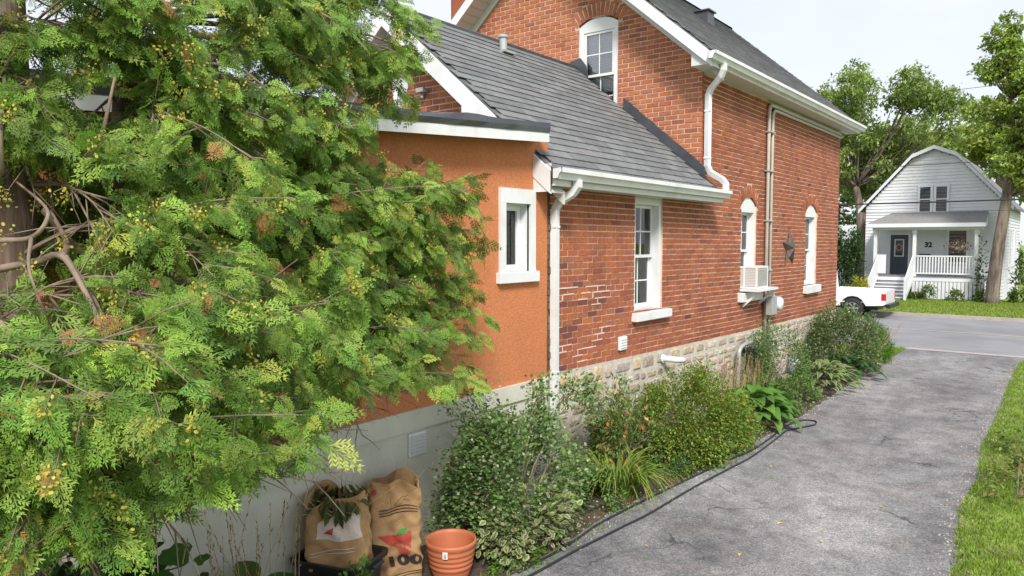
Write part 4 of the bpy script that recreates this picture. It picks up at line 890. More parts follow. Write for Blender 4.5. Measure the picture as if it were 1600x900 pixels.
# yard end of the bed
hosta('broad-leaved hosta below the dry stalks against the pale concrete', (-4.3, 2.75), 22, .26, .085, [((.06, .13, .03), (.07, .15, .035)), ((.09, .17, .04), (.10, .19, .05))], .25, .42)
plumes('brown dry flower stalks leaning on the pale concrete wall', (-4.38, 2.85), 24, 1.02, [(.30, .2, .12), (.38, .29, .19), (.25, .17, .1)], spread=.28, head=.4)
shrub('ground_cover', 'lacy light green plant growing in front of the black tub', 'weeds', (-4.03, 3.42), (.16, .2), .40, 900, .045, [(.10, .22, .04), (.14, .27, .06), (.07, .16, .03)], clumps=22, stems=6)
def lobed_leaf(c, s):
    g = G(); g.cc = c; P = []
    for k in range(21):
        a = -2.5+5.0*k/20; r = .5+.22*abs(math.cos(a*2.1))+.12*math.cos(a)+(.05 if k % 2 else 0); P.append((r*math.cos(a)*s+.3*s, r*math.sin(a)*s, -.12*s*(r*math.cos(a))**2+.05*s*math.sin(k*1.7)))
    g.add([(0, 0, 0)]+P, [(0, k+1, k+2) for k in range(20)]); o = g.build('leaf', 'foliage', None, normals=False, smooth=True); me = o.data; bpy.data.objects.remove(o); return me
t = thing('grape_vine', 'dark broad-leaved vine growing in shade under the cedar', 'vine', (-4.1, 1.6, 0)); lm = [lobed_leaf(c, s) for c in ((.06, .15, .03), (.085, .19, .04), (.05, .125, .03)) for s in (.085, .11)]
g = G()
for k in range(16): p = Vector((-4.1+random.uniform(-.3, .5), 1.5+random.uniform(-.9, .5), 0)); g.tube([p, p+Vector((random.uniform(-.1, .3), random.uniform(-.2, .2), .6)), p+Vector((random.uniform(-.1, .4), random.uniform(-.3, .3), random.uniform(.9, 1.35)))], [.008, .006, .003], 5)
g.build('stem', 'twig', t)
for k in range(290):
    o = link('leaf', random.choice(lm), t); o.location = (random.uniform(-.35, .85), random.uniform(-1.1, .32), random.uniform(.15, 1.35)); o.rotation_euler = (random.uniform(-.6, .6), random.uniform(0, .9), random.uniform(-1.6, .9)); s = random.uniform(.6, 1.1); o.scale = (s, s, s)

for lb, b_, hh in (('dark leafy undergrowth in shade beneath the cedar', (-4.12, 1.5), 1.15), ('dark undergrowth between the cedar stems and the drive', (-3.4, .95), .9)):
    shrub('undergrowth', lb, 'bush', b_, (.45, .7), hh, 3200, .07, [(.04, .10, .022), (.055, .13, .03), (.03, .075, .02)], T=ROUND_T, F=ROUND_F, clumps=40, stems=10, spread=.16)
# ================================================================== CEDAR
CAMR = Matrix.Rotation(R_(37.51), 3, 'Z')
ced = thing('cedar_tree', 'large shaggy white cedar with yellow cone clusters hanging over the stucco wall', 'tree', (-3.95, 1.5, 0))
stemA = bez([(-3.88, 1.28, -.02), (-3.90, 1.30, 1.5), (-3.88, 1.34, 3.0), (-3.92, 1.36, 5.0), (-3.9, 1.4, 7.6)], 5)
stemB = bez([(-3.98, 1.62, -.02), (-4.02, 1.78, 1.5), (-4.02, 1.90, 3.2), (-4.0, 2.02, 5.0), (-3.95, 2.1, 7.0)], 5)
stemC = bez([(-3.72, 1.0, -.02), (-3.55, .7, 1.6), (-3.4, .4, 3.5), (-3.3, .3, 6.5)], 6)
for s, r in ((stemA, .125), (stemB, .105), (stemC, .10)):
    n = len(s); G().tube(s, [r*(1-.75*k/n) for k in range(n)], 12).build('trunk', 'bark', ced, smooth=True)
# limb tips: crown built out from the stems (x, y, z)
CEDAR_TIPS = [(-4.11, 1.67, 3.13), (-4.16, 1.75, 2.9), (-4.15, 1.86, 2.67), (-4.12, 1.69, 2.61), (-4.21, 1.97, 3.02), (-4.09, 1.58, 3.31), (-4.11, 2.02, 2.74), (-4.07, 1.62, 2.87), (-3.95, 4.44, 3.08), (-3.93, 4.57, 2.83), (-3.96, 4.53, 2.58), (-3.98, 4.63, 2.42), (-3.98, 4.47, 2.17), (-3.94, 4.5, 2.01), (-3.93, 4.23, 1.79), (-3.89, 4.01, 1.73), (-3.91, 3.86, 1.65), (-3.83, 3.53, 1.58), (-3.93, 4.3, 2.63), (-3.99, 4.15, 2.88), (-3.95, 3.79, 2.73), (-3.89, 4.05, 2.3), (-3.89, 3.91, 2.03), (-3.93, 3.63, 2.14), (-3.84, 3.55, 1.85), (-3.75, 3.24, 1.81), (-3.94, 3.77, 2.5), (-3.82, 3.36, 2.35), (-3.96, 3.92, 2.97), (-3.82, 3.23, 4.04), (-3.85, 3.58, 3.91), (-3.74, 3.26, 3.59), (-3.61, 2.96, 1.71), (-3.55, 2.77, 1.95), (-3.8, 3.11, 3.86), (-3.89, 3.18, 4.13), (-3.59, 2.22, 3.4), (-3.79, 3.77, 4.24), (-3.73, 3.81, 4.04), (-3.92, 3.42, 4.23), (-3.8, 3.01, 4.19), (-4.02, 3.75, 4.45), (-3.86, 2.82, 3.96), (-3.85, 3.03, 3.38), (-3.81, 2.68, 3.3), (-3.74, 2.23, 3.28), (-3.77, 1.98, 3.64), (-3.75, 1.75, 3.72), (-3.73, 1.51, 3.72), (-3.58, 1.35, 3.45), (-3.84, 2.19, 3.79), (-3.63, 1.8, 3.29), (-3.64, 1.54, 3.2), (-3.55, 1.23, 3.27), (-3.75, 2.24, 3.56), (-3.66, 1.31, 3.69), (-3.71, 1.92, 3.87), (-3.88, 2.7, 4.24), (-4.0, 3.39, 4.52), (-3.77, 2.27, 4.14), (-3.72, 1.66, 3.96), (-3.93, 4.58, 2.99), (-3.98, 4.65, 2.7), (-3.98, 4.49, 2.37), (-3.97, 4.62, 2.21), (-3.97, 4.34, 1.92), (-4.0, 4.03, 3.11), (-4.04, 3.75, 3.15), (-3.94, 4.04, 2.64), (-3.93, 3.89, 2.26), (-3.88, 4.17, 2.1), (-3.85, 3.8, 1.9), (-3.94, 3.64, 2.42), (-3.81, 3.53, 2.95), (-3.94, 3.41, 2.65), (-3.8, 3.57, 1.71), (-3.87, 3.36, 2.95), (-3.97, 4.28, 2.83), (-3.96, 4.26, 2.43), (-3.88, 3.41, 2.04), (-3.82, 2.77, 2.93), (-3.69, 2.58, 2.55), (-3.76, 3.06, 2.85), (-3.67, 2.25, 2.87), (-3.71, 2.48, 3.02), (-3.69, 2.79, 2.04), (-3.56, 2.87, 1.81), (-3.67, 3.16, 1.67), (-3.73, 2.92, 2.42), (-3.71, 2.1, 3.07), (-3.82, 2.91, 3.13), (-3.06, 1.82, 2.74), (-3.04, 1.72, 2.88), (-3.17, 1.62, 2.88), (-2.92, 1.78, 2.49), (-2.94, 1.51, 2.48), (-3.02, 2.07, 2.32), (-2.91, 1.77, 2.19), (-3.0, 2.19, 2.0), (-3.05, 2.38, 1.76), (-2.89, 2.0, 1.81), (-2.83, 1.79, 1.76), (-2.81, 1.55, 1.74), (-2.73, 1.52, 2.07), (-2.75, 1.38, 2.22), (-2.77, 1.25, 2.33), (-2.81, 1.1, 2.39), (-2.78, 0.99, 2.23), (-2.65, 1.07, 2.1), (-2.65, 1.19, 1.94), (-2.66, 1.04, 1.87), (-2.69, 1.14, 1.77), (-2.75, 0.99, 2.02), (-2.68, 1.29, 2.03), (-3.05, 1.05, 2.51), (-2.95, 0.99, 2.34), (-2.71, 1.64, 1.95), (-2.94, 0.98, 2.08), (-2.88, 1.9, 2.12), (-2.78, 1.5, 2.34), (-2.76, 1.62, 2.13), (-3.03, 2.18, 2.18), (-2.86, 1.91, 1.98), (-2.69, 1.17, 2.19), (-2.82, 1.43, 1.85), (-3.38, 2.78, 2.08), (-3.32, 2.47, 2.4)]
BARE = [([(-3.34, 1.09, 2.64), (-3.22, 1.18, 2.67), (-3.15, 1.24, 2.69), (-2.97, 1.24, 2.57), (-2.86, 1.25, 2.44), (-2.74, 1.27, 2.27)], 0.016), ([(-3.15, 1.24, 2.69), (-3.35, 1.34, 2.74), (-3.63, 1.39, 2.88)], 0.016), ([(-3.14, 1.25, 2.69), (-2.99, 1.29, 2.52), (-2.85, 1.31, 2.31)], 0.009), ([(-3.23, 1.06, 2.75), (-3.14, 1.13, 2.76), (-3.1, 1.17, 2.82), (-3.32, 1.25, 2.89), (-3.77, 1.3, 3.02)], 0.011), ([(-3.13, 1.13, 2.76), (-3.08, 1.1, 2.65), (-2.98, 1.1, 2.51)], 0.008), ([(-2.99, 0.97, 2.47), (-2.92, 1.01, 2.39), (-2.86, 1.05, 2.3)], 0.009), ([(-4.13, 2.36, 3.93), (-4.07, 2.65, 3.97), (-4.03, 2.95, 4.08), (-3.98, 3.26, 4.24), (-3.93, 3.43, 4.35)], 0.022), ([(-3.74, 2.13, 3.68), (-3.64, 2.33, 3.67), (-3.52, 2.42, 3.57)], 0.011), ([(-3.71, 2.15, 3.63), (-3.67, 2.31, 3.61), (-3.56, 2.39, 3.61)], 0.008), ([(-3.54, 1.33, 2.88), (-3.58, 1.42, 2.78), (-3.6, 1.52, 2.68), (-3.57, 1.66, 2.53)], 0.014), ([(-2.83, 1.57, 2.18), (-2.86, 1.68, 2.26), (-2.89, 1.79, 2.29)], 0.007), ([(-3.69, 1.62, 3.19), (-3.56, 1.6, 3.27), (-3.53, 1.64, 3.49)], 0.013), ([(-3.47, 1.15, 3.02), (-3.47, 1.16, 3.2), (-3.59, 1.22, 3.43)], 0.014), ([(-3.55, 1.58, 2.85), (-3.48, 1.74, 2.62), (-3.24, 1.78, 2.45)], 0.009), ([(-3.39, 2.17, 2.45), (-3.38, 2.32, 2.54), (-3.35, 2.48, 2.65)], 0.007)]
def spray_template():
    vs, fs, tc = [], [], []
    def strip(p, d, L, w, b0, b1, zc):
        s = (-d[1], d[0]); b = len(vs)
        for a, ww in ((0, .6), (.5, 1), (1, .25)):
            x, y = p[0]+d[0]*L*a, p[1]+d[1]*L*a; z = -zc*(x*x)-.35*y*y+.02*math.sin(9*x+13*y)
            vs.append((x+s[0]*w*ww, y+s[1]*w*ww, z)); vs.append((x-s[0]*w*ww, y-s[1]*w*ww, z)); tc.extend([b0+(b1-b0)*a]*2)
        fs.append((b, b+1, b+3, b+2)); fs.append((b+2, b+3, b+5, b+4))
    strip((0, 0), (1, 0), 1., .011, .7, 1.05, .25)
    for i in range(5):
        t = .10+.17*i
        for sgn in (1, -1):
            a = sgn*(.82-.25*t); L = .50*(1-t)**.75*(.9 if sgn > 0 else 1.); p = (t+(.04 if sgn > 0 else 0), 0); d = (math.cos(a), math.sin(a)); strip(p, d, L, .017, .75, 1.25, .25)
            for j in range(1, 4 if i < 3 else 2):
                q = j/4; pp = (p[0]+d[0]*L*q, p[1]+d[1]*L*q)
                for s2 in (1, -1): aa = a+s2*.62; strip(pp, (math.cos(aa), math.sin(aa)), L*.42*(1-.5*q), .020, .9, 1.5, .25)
    return np.array(vs), fs, np.array(tc)
ST, SF, STC = spray_template()
brg = G(); spr_p, spr_d, spr_s, cone_p = [], [], [], []
def add_spray(p, d, s): spr_p.append(p); spr_d.append(d); spr_s.append(s)
def grow(path, rad, t0, ntw, dens):
    n = len(path); brg.tube(path, [max(.003, rad*(1-.85*k/n)) for k in range(n)], 5)
    for k in range(ntw):
        f = t0+(1-t0)*((k+random.random())/ntw); i = min(n-2, int(f*(n-1))); p = path[i].lerp(path[i+1], f*(n-1)-i); tan = (path[i+1]-path[i]).normalized()
        side = Vector((random.gauss(0, 1), random.gauss(0, 1), random.gauss(-.15, .55))); d = (tan*random.uniform(.5, 1.1)+side*.75).normalized(); L = random.uniform(.14, .36)*(1.15-.45*f)
        e = p+d*L+Vector((0, 0, -.35*L*random.random())); mid = p.lerp(e, .5)+Vector((0, 0, .04*L)); brg.tube([p, mid, e], [.004, .003, .0015], 3)
        for q in range(dens):
            g_ = .2+.8*(q+random.random())/dens; pp = p.lerp(e, g_); dd = d*.9+Vector((random.gauss(0, .55), random.gauss(0, .55), random.gauss(-.55, .4))); add_spray(pp, dd, random.uniform(.07, .19))
        if random.random() < .22: cone_p.append(e)
    add_spray(path[-1], path[-1]-path[-2]+Vector((0, 0, .02)), .17)
for (x, y, z) in CEDAR_TIPS:
    tip = Vector((x, y, z)); st = min((stemA, stemB, stemC), key=lambda s: min((Vector((p.x-x, p.y-y, 0))).length for p in s))
    h = Vector((x, y, 0)); base = min(st, key=lambda p: abs(p.z-(z+random.uniform(-.35, .25)))) ; L = (tip-base).length
    mid1 = base.lerp(tip, .35)+Vector((random.uniform(-.08, .08), random.uniform(-.08, .08), .06*L)); mid2 = base.lerp(tip, .7)+Vector((random.uniform(-.1, .1), random.uniform(-.1, .1), .05*L))
    path = bez([base, mid1, mid2, tip], 4); grow(path, .008+.005*L, .42 if L > 1.2 else .3, 11, 6)
    # side limbs
    for k in range(3):
        f = random.uniform(.5, .85); i = int(f*(len(path)-1)); p = path[i]; e = p+(tip-base).normalized()*random.uniform(.15, .4)+Vector((random.gauss(0, .2), random.gauss(0, .2), random.gauss(-.06, .17))); e.x = max(e.x, -4.5); grow(bez([p, p.lerp(e, .5)+Vector((0, 0, .03)), e], 3), .006, .25, 6, 6)
for pl, r in BARE:
    pth = bez(pl, 5); n = len(pth); brg.tube(pth, [max(.004, r*(1-.6*k/n)) for k in range(n)], 7)
brg.build('branch', 'twig', ced, normals=False, smooth=True)
N = len(spr_p); P = np.array([tuple(p) for p in spr_p]); D = np.array([tuple(d) for d in spr_d]); S = np.array(spr_s)
keep = (P[:, 0] > -4.6) | (P[:, 2] > 3.95); dist = np.linalg.norm(P-np.array([0, 0, 2.75]), axis=1); keep &= (dist > 1.9) & (P[:, 2] > 1.73+.20*np.clip(P[:, 1]-1.75, 0, .8)-.25*np.clip(P[:, 1]-3.0, 0, .6))
A0, A1 = np.array((-2.54, 0.96, 2.8)), np.array((-3.62, 1.34, 2.91)); tt = np.clip(((P-A0)@(A1-A0))/((A1-A0)@(A1-A0)), 0, 1); keep &= np.linalg.norm(P-(A0+tt[:, None]*(A1-A0)), axis=1) > .25   # bare shaded inner limbs
P, D, S = P[keep], D[keep], S[keep]; N = len(P)
C = pal([(.125, .225, .035), (.16, .27, .04), (.095, .175, .032), (.20, .32, .05), (.115, .205, .04), (.22, .33, .06)], N, .2)
br = rng.random(N) < .022; C[br] = np.array([.34, .16, .07]); ye = rng.random(N) < .05; C[ye] = np.array([.31, .36, .065])
ups = np.array([.35, -.35, .6])+rdirs(N)*.75
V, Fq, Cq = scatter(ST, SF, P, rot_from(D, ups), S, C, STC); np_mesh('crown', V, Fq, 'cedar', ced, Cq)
cp = np.array([tuple(p) for p in cone_p if p.z > 1.80+.2*max(0, p.y-1.75) and (p-Vector((-2.6, 1.0, 2.7))).length > .3]); K = 46; pos = np.repeat(cp, K, 0)+rng.normal(0, .021, (len(cp)*K, 3))*np.array([1, 1, 1.2]); leaf_mesh('cones', pos, rdirs(len(pos))+np.array([0, 0, .6]), rdirs(len(pos)), .013*rng.uniform(.7, 1.3, len(pos)), pal([(.50, .43, .08), (.45, .43, .10), (.54, .42, .07), (.36, .38, .08)], len(pos), .12), ced, ROUND_T, ROUND_F, m='cedar')
print('cedar sprays', N, 'quads', len(Fq))
# small ginger clump of dead cedar caught on a front limb
dp_ = np.array((-2.54, 1.24, 2.34)); n = 130; pos = dp_+rng.normal(0, 1, (n, 3))*np.array([.02, .02, .045]); V, Fq, Cq = scatter(ST, SF, pos, rot_from(rdirs(n)+np.array([0, 0, -1.2]), rdirs(n)), .06*rng.uniform(.6, 1.3, n), pal([(.40, .16, .08), (.46, .2, .1)], n, .12), STC); np_mesh('dead_sprays', V, Fq, 'cedar', ced, Cq)

# ================================================================== TREES ACROSS THE STREET
def far_tree(label, base, trunk, tr, clumps, nleaf, leaf, cols, group='trees across the street', name='tree', limbs=True, T=LEAF_T, sp=(1., 1., .75), shell=.5):
    t = thing(name, label, 'tree', base, group); tp = bez(trunk, 5); n = len(tp); g = G(); g.tube(tp, [tr*(1.15 if k == 0 else 1-.62*k/n) for k in range(n)], 10)
    if limbs:
        for c in clumps:
            c3 = Vector(c[:3]); i = min(range(n//3, n), key=lambda k: (tp[k]-c3).length+max(0, tp[k].z-c3.z+.6)*2); p = tp[i]; m = p.lerp(c3, .55)+Vector((0, 0, -.08*(c3-p).length)); g.tube(bez([p, m, c3], 3), [tr*.15, tr*.13, tr*.11, tr*.09, tr*.07, tr*.05, tr*.03], 6)
    g.build('trunk', 'bark_far', t, normals=False, smooth=True)
    CL = np.array([c[:3] for c in clumps]); RR = np.array([c[3] for c in clumps]); w = RR**2/np.sum(RR**2); idx = rng.choice(len(CL), nleaf, p=w)
    # twigs inside each clump make smaller tufts
    tuft = 14; tu = CL[:, None, :]+rdirs(len(CL)*tuft).reshape(len(CL), tuft, 3)*RR[:, None, None]*rng.uniform(shell, 1.05, (len(CL), tuft, 1))*np.array(sp)
    tc_ = 1+rng.normal(0, .16, (len(CL), tuft, 1))
    j = rng.integers(0, tuft, nleaf); pos = tu[idx, j]+rng.normal(0, 1, (nleaf, 3))*(RR[idx, None]*.20)*np.array([1, 1, .6]); d = rdirs(nleaf)+np.array([0, 0, -.25]); C = pal(cols, nleaf, .14)*np.clip(tc_[idx, j], .6, 1.4)
    leaf_mesh('crown', pos, d, np.array([0, 0, 1.])+rdirs(nleaf)*.7, leaf*rng.uniform(.6, 1.3, nleaf), C, t, T); return t
LG = [(.24, .34, .08), (.28, .38, .09), (.20, .29, .07), (.31, .40, .12)]
YG = [(.28, .39, .06), (.33, .42, .07), (.22, .32, .05), (.34, .39, .09)]
def cl(n, c, r, s, zf=None):
    out = []
    for k in range(n):
        d = rdirs(1)[0]; q = random.random()**.33; out.append((c[0]+d[0]*r[0]*q, c[1]+d[1]*r[1]*q, c[2]+d[2]*r[2]*q, random.uniform(*s)))
    return out
far_tree('broad airy tree with forked grey trunk left of the white house', (-9.6, 43, .1), [(-9.6, 43, 0), (-9.5, 43, 2.2), (-9.65, 43, 4.3), (-9.9, 43, 5.6)], .36,
  cl(20, (-9.2, 43.2, 10.3), (2.7, 2.2, 1.7), (.6, 1.1))+cl(20, (-12.5, 43, 9.3), (2.3, 2, 2.0), (.6, 1.0))+cl(15, (-6.4, 43.2, 9.2), (1.7, 1.8, 1.6), (.5, .95))+cl(20, (-10.6, 43.5, 6.8), (2.6, 2, 1.8), (.6, 1.0))+cl(8, (-8.4, 43.8, 7.6), (1.5, 1.5, .9), (.6, .9)), 30000, .24, LG, T=LONG_T*np.array([1, 1.5, 1]))
far_tree('tall ragged cedar-like tree with thick trunk in front of the white house corner', (-3.1, 37.4, .1), [(-3.15, 37.4, 0), (-3.0, 37.4, 2.2), (-2.75, 37.4, 4.6), (-2.65, 37.4, 6.5), (-2.75, 37.4, 8.6)], .28,
  cl(30, (-1.75, 37.4, 6.2), (1.75, 1.7, 1.5), (.45, .75))+cl(24, (-2.1, 37.4, 8.2), (2.0, 1.6, 1.4), (.45, .8))+cl(16, (-2.6, 37.4, 9.9), (1.3, 1.0, 1.2), (.4, .6))+cl(10, (-3.0, 37.4, 11.2), (.7, .6, .8), (.28, .42)), 28000, .18, [(.25, .36, .06), (.30, .40, .07), (.20, .30, .05), (.32, .38, .09)])
far_tree('yellow-green round tree behind the white house roof', (-4.5, 54, .1), [(-4.5, 54, 0), (-4.5, 54, 4), (-4.3, 54, 8)], .35, cl(24, (-4.2, 54, 8.0), (3.8, 2.5, 2.8), (.9, 1.5)), 8000, .32, YG)
far_tree('dark green tree filling the gap beside the brick house', (-15, 56, .1), [(-15, 56, 0), (-15, 56, 5), (-14.6, 56, 9)], .4, cl(26, (-14.6, 56, 7.0), (4, 2.5, 4.4), (1., 1.7)), 10000, .36, [(.12, .20, .04), (.15, .23, .045), (.10, .17, .035)])
far_tree('mid green tree behind the metal-roofed shed', (-10.5, 60, .1), [(-10.5, 60, 0), (-10.4, 60, 5), (-10.4, 60, 9)], .4, cl(26, (-10.2, 60, 7.2), (4, 2.5, 3.6), (1., 1.7)), 8000, .36, LG)
far_tree('bushy green tree rising behind the white house side wall', (1.2, 58, .1), [(1.2, 58, 0), (1.1, 58, 4), (1, 58, 9)], .4, cl(26, (.2, 58, 7.6), (4, 2.5, 4.2), (1., 1.7)), 8000, .36, YG[:3])
shrub('lilac_bush', 'dense dark green bush beside the steps of the white house', 'bush', (-9.3, 38.2), (.95, .95), 3.3, 4200, .17, [(.05, .10, .03), (.07, .13, .035), (.04, .08, .025)], clumps=60, stems=8, spread=.15)
shrub('goldenrod', 'yellow flowering clump at the foot of the dark bush', 'flowers', (-8.1, 36.3), (.5, .4), .95, 900, .12, [(.55, .45, .03), (.50, .48, .05), (.2, .28, .04)], clumps=24, stems=0)

# ================================================================== WHITE GAMBREL HOUSE
X0, X1, YF, YB = -8.78, -2.96, 40.3, 49.; PX = (X0+X1)/2; GZ = .1
wh = thing('white_house', 'white clapboard house with gambrel roof, porch and house number 32 across the street', 'house', (PX, YF, GZ))
gam = [(X0, 4.45), (PX-.92, 6.72), (PX, 7.1), (PX+.92, 6.72), (X1, 4.45)]
def gz(x): return float(np.interp(x, [p[0] for p in gam], [p[1] for p in gam]))
g = G(); z = GZ; step = .15   # clapboards, lapped
while z < 7.0:
    zt = min(z+step, 7.05)
    def lim(zz):
        if zz <= 4.45: return X0, X1
        if zz <= 6.72: f = (zz-4.45)/2.27; return X0+f*(PX-.92-X0), X1-f*(X1-PX-.92)
        f = (zz-6.72)/.38; return PX-.92*(1-f), PX+.92*(1-f)
    a, b = lim(zt); g.prism([(a, YF-.034, z), (b, YF-.034, z), (b, YF-.004, zt), (a, YF-.004, zt)], (0, .05, 0)); z += step
set_props(g.build('clapboard', 'siding', wh, normals=True), kind='stuff')
g = G(); z = GZ
while z < 4.4: g.prism([(X1+.034, YF+.05, z), (X1+.034, YB, z), (X1+.004, YB, z+step), (X1+.004, YF+.05, z+step)], (-.05, 0, 0)); z += step
set_props(g.build('clapboard', 'siding', wh), kind='stuff')
g = G(); g.prism([(x, YF+.06, zz-.02) for x, zz in [(X0+.01, .12)]+gam+[(X1-.06, .12)]], (0, YB-YF-.1, 0)); g.build('wall', 'siding', wh)
# roof planes with overhang
rp_ = [(X0-.30, 4.15)]+gam[1:4]+[(X1+.30, 4.15)]
g = G(); g.cc = (.20, .20, .21); top = [(x, zz+.10) for x, zz in rp_]; bot = [(x, zz+.02) for x, zz in rp_]
g.prism([(x, YF-.30, zz) for x, zz in top+bot[::-1]], (0, YB-YF+.5, 0)); wroof2 = g.build('roof', 'shingle', wh)
for (xa, za), (xb, zb) in zip(rp_, rp_[1:]): G().prism([(xa, YF-.32, za+.11), (xb, YF-.32, zb+.11), (xb, YF-.32, zb-.06), (xa, YF-.32, za-.06)], (0, .03, 0)).build('rake_board', 'trim', wroof2)
def simple_window(x0, x1, z0, z1, par, Mp):
    g = G(); t = .1; mb(g, Mp, x0-t, x0, 0, .06, z0-t, z1+t); mb(g, Mp, x1, x1+t, 0, .06, z0-t, z1+t); mb(g, Mp, x0, x1, 0, .06, z1, z1+t); mb(g, Mp, x0, x1, 0, .075, z0-t, z0)
    w = g.build('window', 'trim', par); mb(G(), Mp, x0, x1, .026, .032, z0, z1).build('pane', 'glass', w); mb(G(), Mp, x0, x1, .034, .05, (z0+z1)/2-.025, (z0+z1)/2+.025).build('meeting_rail', 'trim', w)
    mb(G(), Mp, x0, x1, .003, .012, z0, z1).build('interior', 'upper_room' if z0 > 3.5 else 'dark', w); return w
MF = lambda u, d, z: (u, YF-.02-d, z); MR = lambda u, d, z: (X1+.02+d, u, z)
simple_window(-6.42, -5.98, 4.12, 5.28, wh, MF); simple_window(-5.74, -5.30, 4.12, 5.28, wh, MF)
simple_window(-5.15, -4.45, 1.75, 3.2, wh, MF)
for y in (42.2, 45): simple_window(y, y+.7, 1.6, 3.2, wh, MR)
# porch
PY, PZ0 = 38.3, 1.12; PXa, PXb = -8.0, -3.52
g = G(); nb = 12
for k in range(nb): y0 = PY+(YF-.06-PY)*k/nb; G().box(PXa, PXb, y0+.004, PY+(YF-.06-PY)*(k+1)/nb, PZ0-.05, PZ0).build('deck_board', 'porch_grey', wh)
G().box(PXa, PXb, PY-.02, PY+.02, PZ0-.20, PZ0-.052).build('deck_rim', 'siding', wh)
k = 0; x = -6.32
while x < PXb-.02: G().box(x, x+.125, PY, PY+.025, GZ+.02, PZ0-.2).build('skirt_board', 'siding', wh); x += .15
y = PY+.1
while y < YF-.15: G().box(PXb-.025, PXb, y, y+.125, GZ+.02, PZ0-.2).build('skirt_board', 'siding', wh); y += .15
G().box(-6.3, PXb-.04, PY+.06, PY+.09, GZ, PZ0-.2).build('skirt_backing', 'dark', wh)
for x in (-7.92, -6.28, -3.86): 
    p = G().box(x-.07, x+.07, PY+.05, PY+.19, PZ0, 3.24).build('post', 'siding', wh); G().box(x-.1, x+.1, PY+.02, PY+.22, 3.10, 3.2).build('post_cap', 'siding', p); G().box(x-.1, x+.1, PY+.02, PY+.22, PZ0+.001, PZ0+.12).build('post_base', 'siding', p)
G().box(PXa-.05, PXb-.1, PY+.02, PY+.22, 3.24, 3.45).build('porch_beam', 'siding', wh)
g = G(); g.cc = (.24, .235, .23); g.prism([(PXa-.25, PY-.25, 3.46), (PXb+.02, PY-.25, 3.46), (PXb-.12, YF-.03, 4.02), (PXa+.4, YF-.03, 4.02)], (0, 0, .07)); pr_ = g.build('porch_roof', 'shingle', wh)
G().box(PXa-.25, PXb+.02, PY-.29, PY-.252, 3.36, 3.53).build('porch_fascia', 'trim', pr_); G().prism([(PXb+.02, PY-.25, 3.44), (PXb-.12, YF-.03, 4.0), (PXb-.12, YF-.03, 3.5), (PXb+.02, PY-.25, 3.38)], (-.03, 0, 0)).build('porch_gable_board', 'trim', pr_)
G().box(PXa-.2, PXb-.03, PY-.24, YF-.04, 3.452, 3.458).build('porch_ceiling', 'siding', pr_)
for z in (PZ0+.12, PZ0+.90): G().box(-6.2, -3.94, PY+.09, PY+.15, z, z+.06).build('rail', 'siding', wh)
for k in range(19): x = -6.12+k*.119; G().box(x-.026, x+.026, PY+.10, PY+.14, PZ0+.18, PZ0+.90).build('baluster', 'siding', wh)
for z in (PZ0+.12, PZ0+.90): G().box(PXb-.34+.0, PXb-.28, PY+.2, YF-.1, z, z+.06).build('rail', 'siding', wh)
G().box(-7.82, -7.45, PY+.08, PY+.14, PZ0+.1, PZ0+.98).build('rail_panel', 'trim', wh)
# steps
for k in range(6):
    z = GZ+(PZ0-GZ)*(k+1)/7; y0 = PY-.02-(6-k)*.27; s = G().box(-7.72, -6.38, y0, y0+.30, z-.04, z).build('step', 'siding', wh); G().box(-7.70, -6.40, y0+.03, y0+.05, z-(PZ0-GZ)/7+.002, z-.041).build('riser', 'porch_grey', s)
for x in (-7.80, -6.33):
    G().prism([(x, PY, PZ0+.98), (x, PY, PZ0+.88), (x, PY-1.7, GZ+.88), (x, PY-1.7, GZ+.98)], (.06, 0, 0)).build('stair_rail', 'siding', wh)
    G().prism([(x, PY, PZ0+.02), (x, PY, PZ0-.24), (x, PY-1.7, GZ+.01), (x, PY-1.7, GZ+.2)], (.06, 0, 0)).build('stringer', 'siding', wh)
    G().box(x-.02, x+.08, PY-1.78, PY-1.68, GZ, GZ+1.05).build('newel', 'siding', wh)
    for k in range(9): y = PY-.1-k*.18; zb = PZ0-(PZ0-GZ)*(PY-y)/1.7; G().box(x+.015, x+.045, y-.02, y+.02, zb, zb+.90).build('baluster', 'siding', wh)
# door
g = G(); g.box(-7.62, -6.86, YF-.06, YF-.025, PZ0, 3.02); dr = g.build('door', 'door', wh)
G().box(-7.45, -7.03, YF-.075, YF-.061, 1.98, 2.82).build('light_frame', 'trim', dr); G().box(-7.40, -7.08, YF-.08, YF-.076, 2.03, 2.77).build('door_glass', 'carglass', dr)
g = G(); g.tube([(-7.24+.12*math.cos(a), YF-.09, 2.42+.15*math.sin(a)) for a in np.linspace(0, 6.283, 16)], .035, 6); g.build('wreath', 'basket', dr)
for z in (1.2, 1.62): 
    for x in (-7.52, -7.2): G().box(x, x+.26, YF-.066, YF-.061, z, z+.3).build('panel', 'door', dr)
G().lathe([(0, .03), (.03, .02), (.03, 0)], (-6.93, YF-.1, 2.0), 8).build('handle', 'chrome', dr)
g = G(); g.box(-7.74, -7.63, YF-.055, YF-.022, PZ0, 3.14); g.box(-6.85, -6.74, YF-.055, YF-.022, PZ0, 3.14); g.box(-7.63, -6.85, YF-.055, YF-.022, 3.03, 3.14); g.build('door_frame', 'trim', wh)
v, f = txt_mesh('32', .32); g = G(); g.add([(-6.0+x, YF-.035, 2.45+y) for x, y in v], f); g.build('house_number', 'ink', wh, normals=False)
G().box(-6.35, -5.9, YF-.14, YF-.03, 1.95, 2.12).build('mailbox', 'door', wh)
t = thing('hanging_basket', 'dried-out hanging flower basket under the porch roof of the white house', 'flower basket', (-4.5, PY+.3, 2.3))
